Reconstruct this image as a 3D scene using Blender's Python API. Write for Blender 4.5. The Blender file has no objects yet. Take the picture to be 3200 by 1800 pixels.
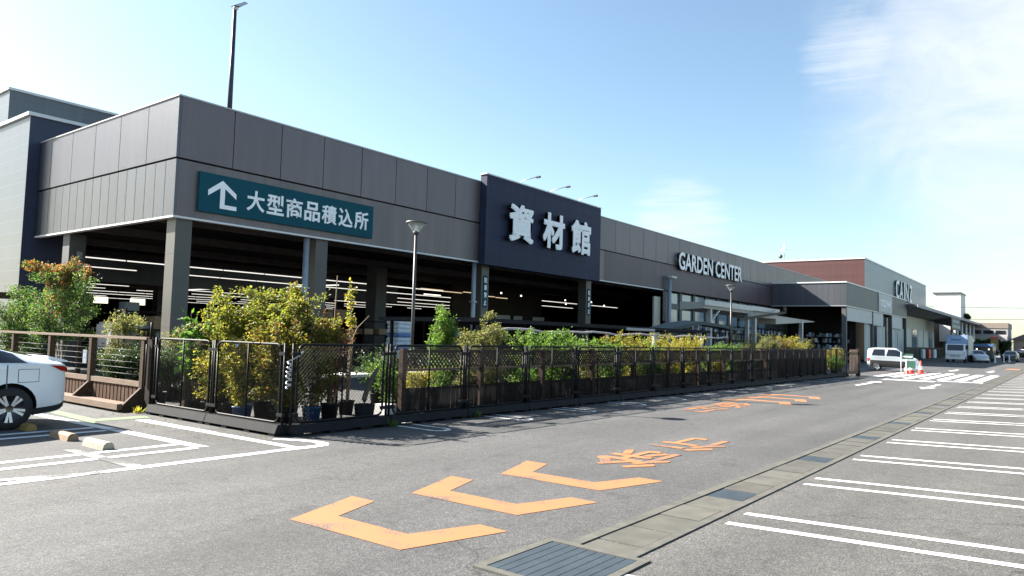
import bpy, bmesh, math, random
from mathutils import Vector, Matrix, noise as mnoise
random.seed(7)
S = bpy.context.scene
COL = S.collection
rad = math.radians

# ------------------------------------------------------------------ camera
cam_d = bpy.data.cameras.new('camera'); cam = bpy.data.objects.new('camera', cam_d); COL.objects.link(cam)
cam_d.sensor_width = 36.0; cam_d.lens = 2271.48 / 3200 * 36.0
cam_d.clip_start = 0.05; cam_d.clip_end = 4000
YAW, PITCH, ROLL = 0.9171, 0.06579, 0.02734
_f = Vector((math.sin(YAW) * math.cos(PITCH), math.cos(YAW) * math.cos(PITCH), math.sin(PITCH)))
_r = Vector((math.cos(YAW), -math.sin(YAW), 0)); _u = _r.cross(_f)
_r2 = math.cos(ROLL) * _r + math.sin(ROLL) * _u; _u2 = -math.sin(ROLL) * _r + math.cos(ROLL) * _u
cam.matrix_world = Matrix(((_r2.x, _u2.x, -_f.x, 0), (_r2.y, _u2.y, -_f.y, 0), (_r2.z, _u2.z, -_f.z, 1.65), (0, 0, 0, 1)))
S.camera = cam

# ------------------------------------------------------------------ sky, sun, exposure
SUN_AZ, SUN_EL = rad(-18.0), rad(35.0)
W = bpy.data.worlds.new('World'); S.world = W; W.use_nodes = True
nt = W.node_tree; nt.nodes.clear()
def N(t, kind, **kw):
    n = t.nodes.new(kind)
    for k, v in kw.items():
        if k.startswith('i_'): n.inputs[int(k[2:])].default_value = v
        else: setattr(n, k, v)
    return n
L = lambda t, a, b: t.links.new(a, b)
out = N(nt, 'ShaderNodeOutputWorld'); bg = N(nt, 'ShaderNodeBackground')
sky = N(nt, 'ShaderNodeTexSky'); sky.sky_type = 'NISHITA'; sky.sun_disc = False
sky.sun_elevation = SUN_EL; sky.sun_rotation = SUN_AZ; sky.air_density = 1.0; sky.dust_density = 0.9; sky.ozone_density = 2.6
tc = N(nt, 'ShaderNodeTexCoord')
def cloud_mask(direction, spread, scale, stretch, lo, hi, seed):
    """soft patch of thin cloud round a direction of the sky"""
    dot = N(nt, 'ShaderNodeVectorMath', operation='DOT_PRODUCT'); L(nt, tc.outputs['Generated'], dot.inputs[0])
    dot.inputs[1].default_value = Vector(direction).normalized()
    rng = N(nt, 'ShaderNodeMapRange', interpolation_type='SMOOTHSTEP'); L(nt, dot.outputs['Value'], rng.inputs[0])
    rng.inputs[1].default_value = spread; rng.inputs[2].default_value = 1.0
    mp = N(nt, 'ShaderNodeMapping'); L(nt, tc.outputs['Generated'], mp.inputs[0]); mp.inputs[3].default_value = stretch; mp.inputs[1].default_value = (seed, seed * 2, 0)
    nz = N(nt, 'ShaderNodeTexNoise'); nz.inputs['Scale'].default_value = scale; nz.inputs['Detail'].default_value = 10; nz.inputs['Roughness'].default_value = 0.62
    nz.inputs['Distortion'].default_value = 0.7
    L(nt, mp.outputs[0], nz.inputs['Vector'])
    add = N(nt, 'ShaderNodeMath', operation='ADD'); L(nt, nz.outputs[0], add.inputs[0]); L(nt, rng.outputs[0], add.inputs[1])
    r2 = N(nt, 'ShaderNodeMapRange', interpolation_type='SMOOTHSTEP'); L(nt, add.outputs[0], r2.inputs[0]); r2.inputs[1].default_value = lo; r2.inputs[2].default_value = hi
    mul = N(nt, 'ShaderNodeMath', operation='MULTIPLY'); L(nt, r2.outputs[0], mul.inputs[0])
    sm = N(nt, 'ShaderNodeMapRange', interpolation_type='SMOOTHSTEP'); L(nt, rng.outputs[0], sm.inputs[0]); sm.inputs[1].default_value = 0.0; sm.inputs[2].default_value = 0.85
    L(nt, sm.outputs[0], mul.inputs[1])
    return mul.outputs[0]
def pixdir(px, py):
    return _r2 * (px - 1600) - _u2 * (py - 900) + _f * 2271.48
sunv = Vector((math.sin(SUN_AZ) * math.cos(SUN_EL), math.cos(SUN_AZ) * math.cos(SUN_EL), math.sin(SUN_EL)))
cur = sky.outputs[0]
gain = N(nt, 'ShaderNodeMix', data_type='RGBA', blend_type='MULTIPLY'); gain.inputs[0].default_value = 1.0
L(nt, cur, gain.inputs[6]); gain.inputs[7].default_value = (1.12, 1.12, 1.0, 1); cur = gain.outputs[2]
for args, op in (((pixdir(3600, 150), 0.90, 6.0, (1, 1, 1.9), 0.80, 2.0, 0.6), 0.95),
                 ((pixdir(2640, 165), 0.9965, 14.0, (0.5, 0.5, 9), 1.05, 1.9, 3.1), 0.55),
                 ((pixdir(2120, 712), 0.9935, 12.0, (0.8, 0.8, 8), 1.05, 2.0, 1.7), 0.7)):
    m = cloud_mask(*args)
    k = N(nt, 'ShaderNodeMath', operation='MULTIPLY'); L(nt, m, k.inputs[0]); k.inputs[1].default_value = op
    mx = N(nt, 'ShaderNodeMix', data_type='RGBA'); L(nt, k.outputs[0], mx.inputs[0]); L(nt, cur, mx.inputs[6])
    mx.inputs[7].default_value = (4.7, 4.85, 4.95, 1); cur = mx.outputs[2]
L(nt, cur, bg.inputs[0]); bg.inputs[1].default_value = 0.052; L(nt, bg.outputs[0], out.inputs[0])
sl = bpy.data.lights.new('sun', 'SUN'); sl.energy = 5.0; sl.angle = rad(0.5); sl.color = (1.0, 0.94, 0.86)
so = bpy.data.objects.new('sun', sl); COL.objects.link(so); so.location = (0, 0, 60)
so.rotation_euler = sunv.to_track_quat('Z', 'Y').to_euler()
S.view_settings.view_transform = 'Standard'; S.view_settings.look = 'None'; S.view_settings.gamma = 1.0
S.view_settings.exposure = 2.2
S.render.engine = 'CYCLES'
try:
    S.cycles.use_denoising = True; S.cycles.max_bounces = 6; S.cycles.transparent_max_bounces = 16
except Exception: pass

# ------------------------------------------------------------------ materials
def mat(name, color, rough=0.7, metal=0.0, var=0.12, scale=3.0, bump=0.0, bscale=60.0, spec=0.5, stretch=(1, 1, 1), alt=None, amt=0.5):
    m = bpy.data.materials.new(name); m.use_nodes = True; t = m.node_tree; b = t.nodes['Principled BSDF']
    b.inputs['Roughness'].default_value = rough; b.inputs['Metallic'].default_value = metal; b.inputs['Specular IOR Level'].default_value = spec
    co = N(t, 'ShaderNodeTexCoord'); mp = N(t, 'ShaderNodeMapping'); mp.inputs[3].default_value = stretch; L(t, co.outputs['Object'], mp.inputs[0])
    nz = N(t, 'ShaderNodeTexNoise'); nz.inputs['Scale'].default_value = scale; nz.inputs['Detail'].default_value = 5; L(t, mp.outputs[0], nz.inputs[0])
    rmp = N(t, 'ShaderNodeMapRange'); rmp.inputs[1].default_value = 0.3; rmp.inputs[2].default_value = 0.7; L(t, nz.outputs[0], rmp.inputs[0])
    mx = N(t, 'ShaderNodeMix', data_type='RGBA'); L(t, rmp.outputs[0], mx.inputs[0])
    c = Vector(color[:3]); a = Vector(alt) if alt else c * (1 + var)
    lo = c * (1 - var)
    mx.inputs[6].default_value = (*lo, 1); mx.inputs[7].default_value = (*a, 1); L(t, mx.outputs[2], b.inputs['Base Color'])
    if bump:
        n2 = N(t, 'ShaderNodeTexNoise'); n2.inputs['Scale'].default_value = bscale; n2.inputs['Detail'].default_value = 3; L(t, mp.outputs[0], n2.inputs[0])
        bp = N(t, 'ShaderNodeBump'); bp.inputs['Strength'].default_value = bump; bp.inputs['Distance'].default_value = 0.01; L(t, n2.outputs[0], bp.inputs['Height']); L(t, bp.outputs[0], b.inputs['Normal'])
    return m
def asphalt(name='asphalt', tone=(1.0, 1.0, 1.0)):
    m = bpy.data.materials.new(name); m.use_nodes = True; t = m.node_tree; b = t.nodes['Principled BSDF']
    b.inputs['Roughness'].default_value = 0.82; b.inputs['Specular IOR Level'].default_value = 0.35
    co = N(t, 'ShaderNodeTexCoord')
    def nz(sc, det=4, ro=0.5):
        n = N(t, 'ShaderNodeTexNoise'); n.inputs['Scale'].default_value = sc; n.inputs['Detail'].default_value = det; n.inputs['Roughness'].default_value = ro
        L(t, co.outputs['Object'], n.inputs[0]); return n.outputs[0]
    v = N(t, 'ShaderNodeTexVoronoi'); v.inputs['Scale'].default_value = 120; L(t, co.outputs['Object'], v.inputs[0])
    sepc = N(t, 'ShaderNodeSeparateColor'); L(t, v.outputs['Color'], sepc.inputs[0])
    r1 = N(t, 'ShaderNodeValToRGB'); L(t, sepc.outputs[0], r1.inputs[0])
    e = r1.color_ramp.elements; e[0].position = 0.0; e[0].color = (0.040, 0.040, 0.041, 1); e[1].position = 1.0; e[1].color = (0.145, 0.144, 0.141, 1)
    for p, c in ((0.35, 0.056), (0.65, 0.077), (0.88, 0.108)):
        q = e.new(p); q.color = (c, c * 0.99, c * 0.965, 1)
    big = N(t, 'ShaderNodeMapRange'); L(t, nz(0.35, 6, 0.6), big.inputs[0]); big.inputs[1].default_value = 0.3; big.inputs[2].default_value = 0.7; big.inputs[3].default_value = 0.84; big.inputs[4].default_value = 1.12
    mid = N(t, 'ShaderNodeMapRange'); L(t, nz(9, 5, 0.65), mid.inputs[0]); mid.inputs[1].default_value = 0.3; mid.inputs[2].default_value = 0.7; mid.inputs[3].default_value = 0.86; mid.inputs[4].default_value = 1.14
    mu = N(t, 'ShaderNodeMath', operation='MULTIPLY'); L(t, big.outputs[0], mu.inputs[0]); L(t, mid.outputs[0], mu.inputs[1])
    # long dark tyre-worn bands along the road
    mp = N(t, 'ShaderNodeMapping'); mp.inputs[3].default_value = (0.06, 1.1, 1); L(t, co.outputs['Object'], mp.inputs[0])
    n3 = N(t, 'ShaderNodeTexNoise'); n3.inputs['Scale'].default_value = 1.0; n3.inputs['Detail'].default_value = 3; L(t, mp.outputs[0], n3.inputs[0])
    bd = N(t, 'ShaderNodeMapRange'); L(t, n3.outputs[0], bd.inputs[0]); bd.inputs[1].default_value = 0.35; bd.inputs[2].default_value = 0.65; bd.inputs[3].default_value = 0.82; bd.inputs[4].default_value = 1.09
    mu2 = N(t, 'ShaderNodeMath', operation='MULTIPLY'); L(t, mu.outputs[0], mu2.inputs[0]); L(t, bd.outputs[0], mu2.inputs[1])
    # oil spots and dark patches
    sp = N(t, 'ShaderNodeMapRange'); L(t, nz(1.7, 5, 0.7), sp.inputs[0]); sp.inputs[1].default_value = 0.57; sp.inputs[2].default_value = 0.68; sp.inputs[3].default_value = 1.0; sp.inputs[4].default_value = 0.76
    mu5 = N(t, 'ShaderNodeMath', operation='MULTIPLY'); L(t, mu2.outputs[0], mu5.inputs[0]); L(t, sp.outputs[0], mu5.inputs[1]); mu2 = mu5
    # hairline cracks
    wp = N(t, 'ShaderNodeTexNoise'); wp.inputs['Scale'].default_value = 2.2; wp.inputs['Detail'].default_value = 5; L(t, co.outputs['Object'], wp.inputs[0])
    wv = N(t, 'ShaderNodeMix', data_type='VECTOR'); wv.inputs[0].default_value = 0.35; L(t, co.outputs['Object'], wv.inputs[4]); L(t, wp.outputs['Color'], wv.inputs[5])
    cr = N(t, 'ShaderNodeTexVoronoi', feature='DISTANCE_TO_EDGE'); cr.inputs['Scale'].default_value = 0.33; L(t, wv.outputs[1], cr.inputs[0])
    cm = N(t, 'ShaderNodeMapRange'); L(t, cr.outputs[0], cm.inputs[0]); cm.inputs[1].default_value = 0.0; cm.inputs[2].default_value = 0.004; cm.inputs[3].default_value = 0.55; cm.inputs[4].default_value = 1.0
    msk = N(t, 'ShaderNodeMapRange'); L(t, nz(0.22, 2), msk.inputs[0]); msk.inputs[1].default_value = 0.52; msk.inputs[2].default_value = 0.6; msk.inputs[3].default_value = 1.0; msk.inputs[4].default_value = 0.0
    mxx = N(t, 'ShaderNodeMath', operation='MAXIMUM'); L(t, cm.outputs[0], mxx.inputs[0]); L(t, msk.outputs[0], mxx.inputs[1])
    mu3 = N(t, 'ShaderNodeMath', operation='MULTIPLY'); L(t, mu2.outputs[0], mu3.inputs[0]); L(t, mxx.outputs[0], mu3.inputs[1])
    mx = N(t, 'ShaderNodeMix', data_type='RGBA', blend_type='MULTIPLY'); mx.inputs[0].default_value = 1; L(t, r1.outputs[0], mx.inputs[6])
    cc = N(t, 'ShaderNodeCombineColor'); [L(t, mu3.outputs[0], cc.inputs[i]) for i in range(3)]; L(t, cc.outputs[0], mx.inputs[7]); tn = N(t, 'ShaderNodeMix', data_type='RGBA', blend_type='MULTIPLY'); tn.inputs[0].default_value = 1; tn.inputs[7].default_value = (*tone, 1); L(t, mx.outputs[2], tn.inputs[6]); L(t, tn.outputs[2], b.inputs['Base Color'])
    bp = N(t, 'ShaderNodeBump'); bp.inputs['Strength'].default_value = 0.35; bp.inputs['Distance'].default_value = 0.006; L(t, v.outputs['Distance'], bp.inputs['Height']); L(t, bp.outputs[0], b.inputs['Normal'])
    return m
def paint(name, color, wear=0.35, under=(0.065, 0.065, 0.063)):
    """road paint, worn through in specks"""
    m = bpy.data.materials.new(name); m.use_nodes = True; t = m.node_tree; b = t.nodes['Principled BSDF']; b.inputs['Roughness'].default_value = 0.75
    co = N(t, 'ShaderNodeTexCoord')
    a = N(t, 'ShaderNodeTexNoise'); a.inputs['Scale'].default_value = 45; a.inputs['Detail'].default_value = 6; a.inputs['Roughness'].default_value = 0.7; L(t, co.outputs['Object'], a.inputs[0])
    c = N(t, 'ShaderNodeTexNoise'); c.inputs['Scale'].default_value = 1.6; c.inputs['Detail'].default_value = 3; L(t, co.outputs['Object'], c.inputs[0])
    s = N(t, 'ShaderNodeMath', operation='ADD'); L(t, a.outputs[0], s.inputs[0]); L(t, c.outputs[0], s.inputs[1])
    r = N(t, 'ShaderNodeMapRange'); L(t, s.outputs[0], r.inputs[0]); r.inputs[1].default_value = 1.0 + 0.5 * (0.62 - wear); r.inputs[2].default_value = r.inputs[1].default_value + 0.09
    mx = N(t, 'ShaderNodeMix', data_type='RGBA'); L(t, r.outputs[0], mx.inputs[0]); mx.inputs[6].default_value = (*color, 1); mx.inputs[7].default_value = (*under, 1)
    L(t, mx.outputs[2], b.inputs['Base Color']); return m
def leafmat(name, cols, rough=0.45, trans=0.5):
    m = bpy.data.materials.new(name); m.use_nodes = True; t = m.node_tree; t.nodes.remove(t.nodes['Principled BSDF'])
    o = t.nodes['Material Output']; g = N(t, 'ShaderNodeNewGeometry'); r = N(t, 'ShaderNodeValToRGB'); L(t, g.outputs['Random Per Island'], r.inputs[0])
    r.color_ramp.interpolation = 'CONSTANT'; e = r.color_ramp.elements
    cols = [tuple(q * 1.12 for q in c) for c in cols]
    while len(e) > 1: e.remove(e[-1])
    e[0].position = 0; e[0].color = (*cols[0], 1)
    for i, c in enumerate(cols[1:]): q = e.new((i + 1) / len(cols)); q.color = (*c, 1)
    d = N(t, 'ShaderNodeBsdfPrincipled'); d.inputs['Roughness'].default_value = rough; d.inputs['Specular IOR Level'].default_value = 0.35; L(t, r.outputs[0], d.inputs['Base Color'])
    tr = N(t, 'ShaderNodeBsdfTranslucent'); br = N(t, 'ShaderNodeMix', data_type='RGBA', blend_type='MULTIPLY'); br.inputs[0].default_value = 1; L(t, r.outputs[0], br.inputs[6]); br.inputs[7].default_value = (1.5, 1.5, 0.85, 1)
    L(t, br.outputs[2], tr.inputs[0]); mx = N(t, 'ShaderNodeMixShader'); mx.inputs[0].default_value = trans; L(t, d.outputs[0], mx.inputs[1]); L(t, tr.outputs[0], mx.inputs[2]); L(t, mx.outputs[0], o.inputs[0])
    return m
def emit(name, color, power):
    m = bpy.data.materials.new(name); m.use_nodes = True; t = m.node_tree; b = t.nodes['Principled BSDF']
    b.inputs['Base Color'].default_value = (0.8, 0.8, 0.8, 1); b.inputs['Emission Color'].default_value = (*color, 1); b.inputs['Emission Strength'].default_value = power
    m.cycles.emission_sampling = 'NONE'
    return m
def glassy(name, color, rough=0.06, spec=0.9):
    m = mat(name, color, rough, 0, 0.05, 2, spec=spec); return m
def clearmat(name, tint=(0.9, 0.95, 0.96), amount=0.75):
    m = bpy.data.materials.new(name); m.use_nodes = True; t = m.node_tree; b = t.nodes['Principled BSDF']; o = t.nodes['Material Output']
    b.inputs['Base Color'].default_value = (*tint, 1); b.inputs['Roughness'].default_value = 0.15
    tr = N(t, 'ShaderNodeBsdfTransparent'); tr.inputs[0].default_value = (*tint, 1); mx = N(t, 'ShaderNodeMixShader'); mx.inputs[0].default_value = amount
    L(t, b.outputs[0], mx.inputs[1]); L(t, tr.outputs[0], mx.inputs[2]); L(t, mx.outputs[0], o.inputs[0]); return m
def panelmat(name, color, rough, jx=None, axis=0, off=0.0, jz=None, zoff=0.0, width=0.02, dark=0.35, mott=0.06, spec=0.5, coarse=0.0):
    """wall cladding: joints every jx metres along an axis and every jz metres up"""
    m = mat(name, color, rough, 0, mott * 1.7, 1.0, spec=spec, stretch=(2.5, 2.5, 0.3), bump=0.15 + coarse, bscale=90 if not coarse else 28); t = m.node_tree; b = t.nodes['Principled BSDF']
    co = N(t, 'ShaderNodeNewGeometry'); sp = N(t, 'ShaderNodeSeparateXYZ'); L(t, co.outputs['Position'], sp.inputs[0])
    src = b.inputs['Base Color'].links[0].from_socket; fac = None
    for ax, j, o in ((axis, jx, off), (2, jz, zoff)):
        if not j: continue
        a = N(t, 'ShaderNodeMath', operation='SUBTRACT'); L(t, sp.outputs[ax], a.inputs[0]); a.inputs[1].default_value = o - 1000 * j
        md = N(t, 'ShaderNodeMath', operation='MODULO'); L(t, a.outputs[0], md.inputs[0]); md.inputs[1].default_value = j
        lt = N(t, 'ShaderNodeMath', operation='LESS_THAN'); L(t, md.outputs[0], lt.inputs[0]); lt.inputs[1].default_value = width
        # slight tone per panel
        dv = N(t, 'ShaderNodeMath', operation='DIVIDE'); L(t, a.outputs[0], dv.inputs[0]); dv.inputs[1].default_value = j
        fl = N(t, 'ShaderNodeMath', operation='FLOOR'); L(t, dv.outputs[0], fl.inputs[0])
        wn = N(t, 'ShaderNodeTexWhiteNoise', noise_dimensions='1D'); L(t, fl.outputs[0], wn.inputs['W'])
        tv = N(t, 'ShaderNodeMapRange'); L(t, wn.outputs[0], tv.inputs[0]); tv.inputs[3].default_value = 0.92; tv.inputs[4].default_value = 1.08
        cc = N(t, 'ShaderNodeCombineColor'); [L(t, tv.outputs[0], cc.inputs[i]) for i in range(3)]
        mt = N(t, 'ShaderNodeMix', data_type='RGBA', blend_type='MULTIPLY'); mt.inputs[0].default_value = 1; L(t, src, mt.inputs[6]); L(t, cc.outputs[0], mt.inputs[7]); src = mt.outputs[2]
        if fac is None: fac = lt.outputs[0]
        else:
            mxm = N(t, 'ShaderNodeMath', operation='MAXIMUM'); L(t, fac, mxm.inputs[0]); L(t, lt.outputs[0], mxm.inputs[1]); fac = mxm.outputs[0]
    mx = N(t, 'ShaderNodeMix', data_type='RGBA'); L(t, fac, mx.inputs[0]); L(t, src, mx.inputs[6]); c = Vector(color) * dark; mx.inputs[7].default_value = (*c, 1); L(t, mx.outputs[2], b.inputs['Base Color'])
    return m

M = {}
M['asphalt'] = asphalt(); M['lot_asphalt'] = asphalt('lot_asphalt', (1.10, 1.08, 1.03))
M['white_line'] = paint('white_line', (0.62, 0.62, 0.61), 0.45)
M['faded_line'] = paint('faded_line', (0.35, 0.35, 0.34), 0.78)
M['orange_line'] = paint('orange_line', (0.30, 0.125, 0.045), 0.47)
M['green_line'] = paint('green_line', (0.13, 0.20, 0.10), 0.42)
M['concrete'] = mat('concrete', (0.070, 0.067, 0.055), 0.85, var=0.2, scale=4, bump=0.3, bscale=90)
M['concrete_lip'] = mat('concrete_lip', (0.076, 0.073, 0.061), 0.85, var=0.25, scale=7, bump=0.3, bscale=90)
_t = M['concrete'].node_tree; _b = _t.nodes['Principled BSDF']; _g = N(_t, 'ShaderNodeNewGeometry'); _r = N(_t, 'ShaderNodeMapRange'); _r.inputs[3].default_value = 0.78; _r.inputs[4].default_value = 1.18
L(_t, _g.outputs['Random Per Island'], _r.inputs[0]); _c = N(_t, 'ShaderNodeCombineColor'); [L(_t, _r.outputs[0], _c.inputs[i]) for i in range(3)]
_m = N(_t, 'ShaderNodeMix', data_type='RGBA', blend_type='MULTIPLY'); _m.inputs[0].default_value = 1; L(_t, _b.inputs['Base Color'].links[0].from_socket, _m.inputs[6]); L(_t, _c.outputs[0], _m.inputs[7]); L(_t, _m.outputs[2], _b.inputs['Base Color'])
M['steel_plate'] = mat('steel_plate', (0.050, 0.066, 0.078), 0.55, 0.4, var=0.15, scale=6, bump=0.15, bscale=120)
M['gap_dark'] = mat('gap_dark', (0.012, 0.012, 0.013), 0.9)
M['fascia'] = panelmat('fascia_cladding', (0.136, 0.112, 0.118), 0.42, mott=0.05, spec=0.6, coarse=0.25, jx=1.876, axis=0, off=11.63, width=0.001, dark=0.9)
M['fascia_low'] = panelmat('lower_cladding', (0.134, 0.110, 0.110), 0.42, jx=0.625, axis=0, off=11.63, width=0.012, dark=0.6, spec=0.6, coarse=0.25)
M['fascia_side'] = panelmat('side_sunlit_cladding', (0.066, 0.067, 0.082), 0.34, jx=1.98, axis=1, off=22.42, width=0.001, dark=0.9, spec=0.9, coarse=0.5)  # sunlit copy of the front cladding, the sun's sheen put into its tone
M['fascia_side_low'] = panelmat('side_lower_sunlit_cladding', (0.066, 0.069, 0.079), 0.34, jx=0.66, axis=1, off=22.42, width=0.022, dark=0.4, spec=0.9, coarse=0.5)  # sunlit copy of the lower cladding, toned the same way
M['brown_clad'] = panelmat('brown_cladding', (0.094, 0.068, 0.076), 0.5, jx=0.75, axis=0, off=38.0, width=0.014, dark=0.6, mott=0.06)
for _k, _mt, _ro in (('fascia', 0.3, 0.42), ('fascia_low', 0.3, 0.42), ('fascia_side', 0.45, 0.36), ('fascia_side_low', 0.45, 0.36)):
    _b = M[_k].node_tree.nodes['Principled BSDF']; _b.inputs['Metallic'].default_value = _mt; _b.inputs['Roughness'].default_value = _ro
M['joint'] = mat('joint', (0.02, 0.018, 0.018), 0.8)
M['white_trim'] = mat('white_trim', (0.68, 0.68, 0.68), 0.4, 0.0, var=0.04)
M['navy'] = panelmat('navy_cladding', (0.028, 0.034, 0.066), 0.6, spec=0.2, jz=0.45, zoff=5.08, width=0.014, dark=0.55, jx=3.75, axis=0, off=26.7)
M['tower_lit'] = panelmat('tower_lit_cladding', (0.042, 0.058, 0.080), 0.36, jz=0.52, zoff=0.1, width=0.02, dark=1.9, jx=4.0, axis=1, off=33.5, spec=0.8)  # lit copy of the tower cladding, sun on the side put into its colour
M['tower_shaded'] = panelmat('tower_shaded_cladding', (0.022, 0.029, 0.065), 0.5, jz=0.52, zoff=0.1, width=0.012, dark=0.7)  # darker copy for the tower front, its shade put into the colour
M['grey_clad'] = panelmat('grey_cladding', (0.125, 0.145, 0.165), 0.5, jz=0.9, zoff=0.3, width=0.02, dark=0.7, jx=5.4, axis=0, off=16.4)
M['silver_clad'] = panelmat('silver_cladding', (0.15, 0.20, 0.25), 0.4, jz=0.6, zoff=0.1, width=0.02, dark=0.75, jx=3.0, axis=0)
M['red_clad'] = panelmat('red_cladding', (0.085, 0.034, 0.033), 0.5, jz=0.5, zoff=0.1, width=0.02, dark=0.75)
M['charcoal_clad'] = panelmat('charcoal_cladding', (0.066, 0.078, 0.086), 0.5, jx=0.5, axis=0, off=69.8, width=0.03, dark=0.6)
M['charcoal_side'] = panelmat('charcoal_side_cladding', (0.062, 0.066, 0.078), 0.5, jx=0.5, axis=1, off=15.7, width=0.03, dark=0.6)
M['column'] = mat('column_grey', (0.072, 0.070, 0.062), 0.45, var=0.07, scale=2)
M['column_dark'] = mat('column_dark', (0.085, 0.085, 0.085), 0.6)
M['pipe_grey'] = mat('pipe_grey', (0.30, 0.33, 0.38), 0.35, 0.2)
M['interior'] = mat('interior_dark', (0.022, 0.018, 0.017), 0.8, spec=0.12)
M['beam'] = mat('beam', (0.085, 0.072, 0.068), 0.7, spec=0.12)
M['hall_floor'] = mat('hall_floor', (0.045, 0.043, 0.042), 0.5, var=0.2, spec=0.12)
M['tube'] = emit('tube_light', (1.0, 0.96, 0.88), 0.26)
M['bulb'] = emit('bulb_light', (1.0, 0.9, 0.72), 0.6)
M['sign_teal'] = mat('sign_teal', (0.008, 0.075, 0.105), 0.65, var=0.04, spec=0.12)
M['sign_white'] = mat('sign_white', (0.90, 0.91, 0.93), 0.4, var=0.02)
M['letter_side'] = mat('letter_side', (0.012, 0.014, 0.02), 0.6)
M['green_letter_side'] = mat('green_letter_side', (0.010, 0.060, 0.060), 0.6)
M['sign_grey'] = mat('sign_grey', (0.36, 0.39, 0.42), 0.45)
M['black_metal'] = mat('black_metal', (0.009, 0.009, 0.010), 0.5, 0.0, var=0.2, spec=0.12)
M['black_base'] = mat('black_base', (0.014, 0.014, 0.016), 0.7, var=0.2, scale=5, spec=0.12)
M['wire'] = mat('wire', (0.008, 0.008, 0.009), 0.5, spec=0.12)
M['galv'] = mat('galv', (0.42, 0.43, 0.45), 0.4, 0.5)
M['lamp_metal'] = mat('lamp_metal', (0.06, 0.055, 0.05), 0.45, 0.2)
M['lamp_cap'] = mat('lamp_cap', (0.11, 0.11, 0.11), 0.5)
M['lamp_glass'] = clearmat('lamp_glass')
M['lamp_tube'] = mat('lamp_tube', (0.75, 0.73, 0.66), 0.4)
M['wood'] = mat('wood_brown', (0.060, 0.040, 0.027), 0.75, var=0.35, scale=2.5, stretch=(1, 1, 14), bump=0.2, bscale=20, spec=0.12)
M['wood_rail'] = mat('wood_rail', (0.14, 0.092, 0.060), 0.7, var=0.3, scale=3, stretch=(14, 1, 14), bump=0.2, bscale=20)
M['wood_plank'] = mat('wood_plank', (0.080, 0.046, 0.030), 0.75, var=0.35, scale=3, stretch=(8, 8, 1), bump=0.2, bscale=20, spec=0.12)
M['wood_dark'] = mat('wood_dark', (0.020, 0.014, 0.012), 0.8, var=0.3, scale=3, stretch=(1, 1, 8), spec=0.12)
M['wood_post'] = mat('wood_post', (0.042, 0.027, 0.020), 0.8, var=0.3, scale=3, stretch=(1, 1, 8), spec=0.12)
M['pot_black'] = mat('pot_black', (0.020, 0.020, 0.021), 0.6, spec=0.12)
M['pot_blue'] = mat('pot_blue', (0.03, 0.10, 0.24), 0.4)
M['pot_terracotta'] = mat('pot_terracotta', (0.30, 0.13, 0.07), 0.8, var=0.2)
M['soil'] = mat('soil', (0.035, 0.024, 0.016), 0.95, var=0.3, scale=30)
M['bark'] = mat('bark', (0.12, 0.085, 0.058), 0.85, var=0.4, scale=12, bump=0.5, bscale=30)
M['bark_pale'] = mat('bark_pale', (0.24, 0.19, 0.13), 0.85, var=0.3, scale=12)
M['leaf_tree'] = leafmat('leaf_tree', [(0.045, 0.10, 0.025), (0.06, 0.125, 0.03), (0.035, 0.08, 0.025), (0.09, 0.15, 0.05), (0.055, 0.11, 0.035), (0.15, 0.17, 0.07)])
M['leaf_red'] = leafmat('leaf_red', [(0.26, 0.06, 0.025), (0.30, 0.10, 0.03), (0.10, 0.11, 0.03), (0.20, 0.07, 0.04), (0.32, 0.16, 0.07)])
M['leaf_maple'] = leafmat('leaf_maple', [(0.13, 0.16, 0.03), (0.17, 0.17, 0.035), (0.09, 0.125, 0.025), (0.19, 0.165, 0.035), (0.11, 0.10, 0.03), (0.20, 0.20, 0.055), (0.14, 0.17, 0.03)])
M['leaf_amber'] = leafmat('leaf_amber', [(0.17, 0.13, 0.03), (0.17, 0.085, 0.025), (0.14, 0.14, 0.03), (0.09, 0.06, 0.03), (0.16, 0.16, 0.03), (0.10, 0.12, 0.03), (0.13, 0.15, 0.03)])
M['leaf_brown'] = leafmat('leaf_brown', [(0.11, 0.055, 0.04), (0.09, 0.05, 0.035), (0.16, 0.08, 0.04), (0.09, 0.08, 0.03), (0.20, 0.08, 0.04)], trans=0.4)
M['leaf_bright'] = leafmat('leaf_bright', [(0.07, 0.15, 0.025), (0.10, 0.18, 0.035), (0.05, 0.11, 0.02), (0.14, 0.22, 0.06), (0.08, 0.14, 0.03), (0.12, 0.17, 0.05)])
M['leaf_big'] = leafmat('leaf_big', [(0.05, 0.12, 0.025), (0.07, 0.15, 0.03), (0.04, 0.09, 0.02), (0.10, 0.17, 0.05)])
M['leaf_yellow'] = leafmat('leaf_yellow', [(0.22, 0.22, 0.03), (0.27, 0.23, 0.04), (0.14, 0.18, 0.03), (0.25, 0.18, 0.05), (0.30, 0.26, 0.09)])
M['leaf_olive'] = leafmat('leaf_olive', [(0.14, 0.15, 0.07), (0.18, 0.18, 0.09), (0.09, 0.11, 0.05), (0.20, 0.18, 0.08), (0.12, 0.13, 0.045)])
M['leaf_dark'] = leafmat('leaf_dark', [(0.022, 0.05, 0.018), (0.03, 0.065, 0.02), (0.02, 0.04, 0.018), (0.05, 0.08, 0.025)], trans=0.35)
M['car_white'] = mat('car_white', (0.76, 0.78, 0.80), 0.22, var=0.01, spec=0.8)
M['seam_grey'] = mat('seam_grey', (0.10, 0.11, 0.12), 0.6)
M['car_silver'] = mat('car_silver', (0.55, 0.58, 0.60), 0.25, 0.3, var=0.02)
M['car_black'] = mat('car_black', (0.012, 0.012, 0.014), 0.2, spec=0.8)
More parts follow.
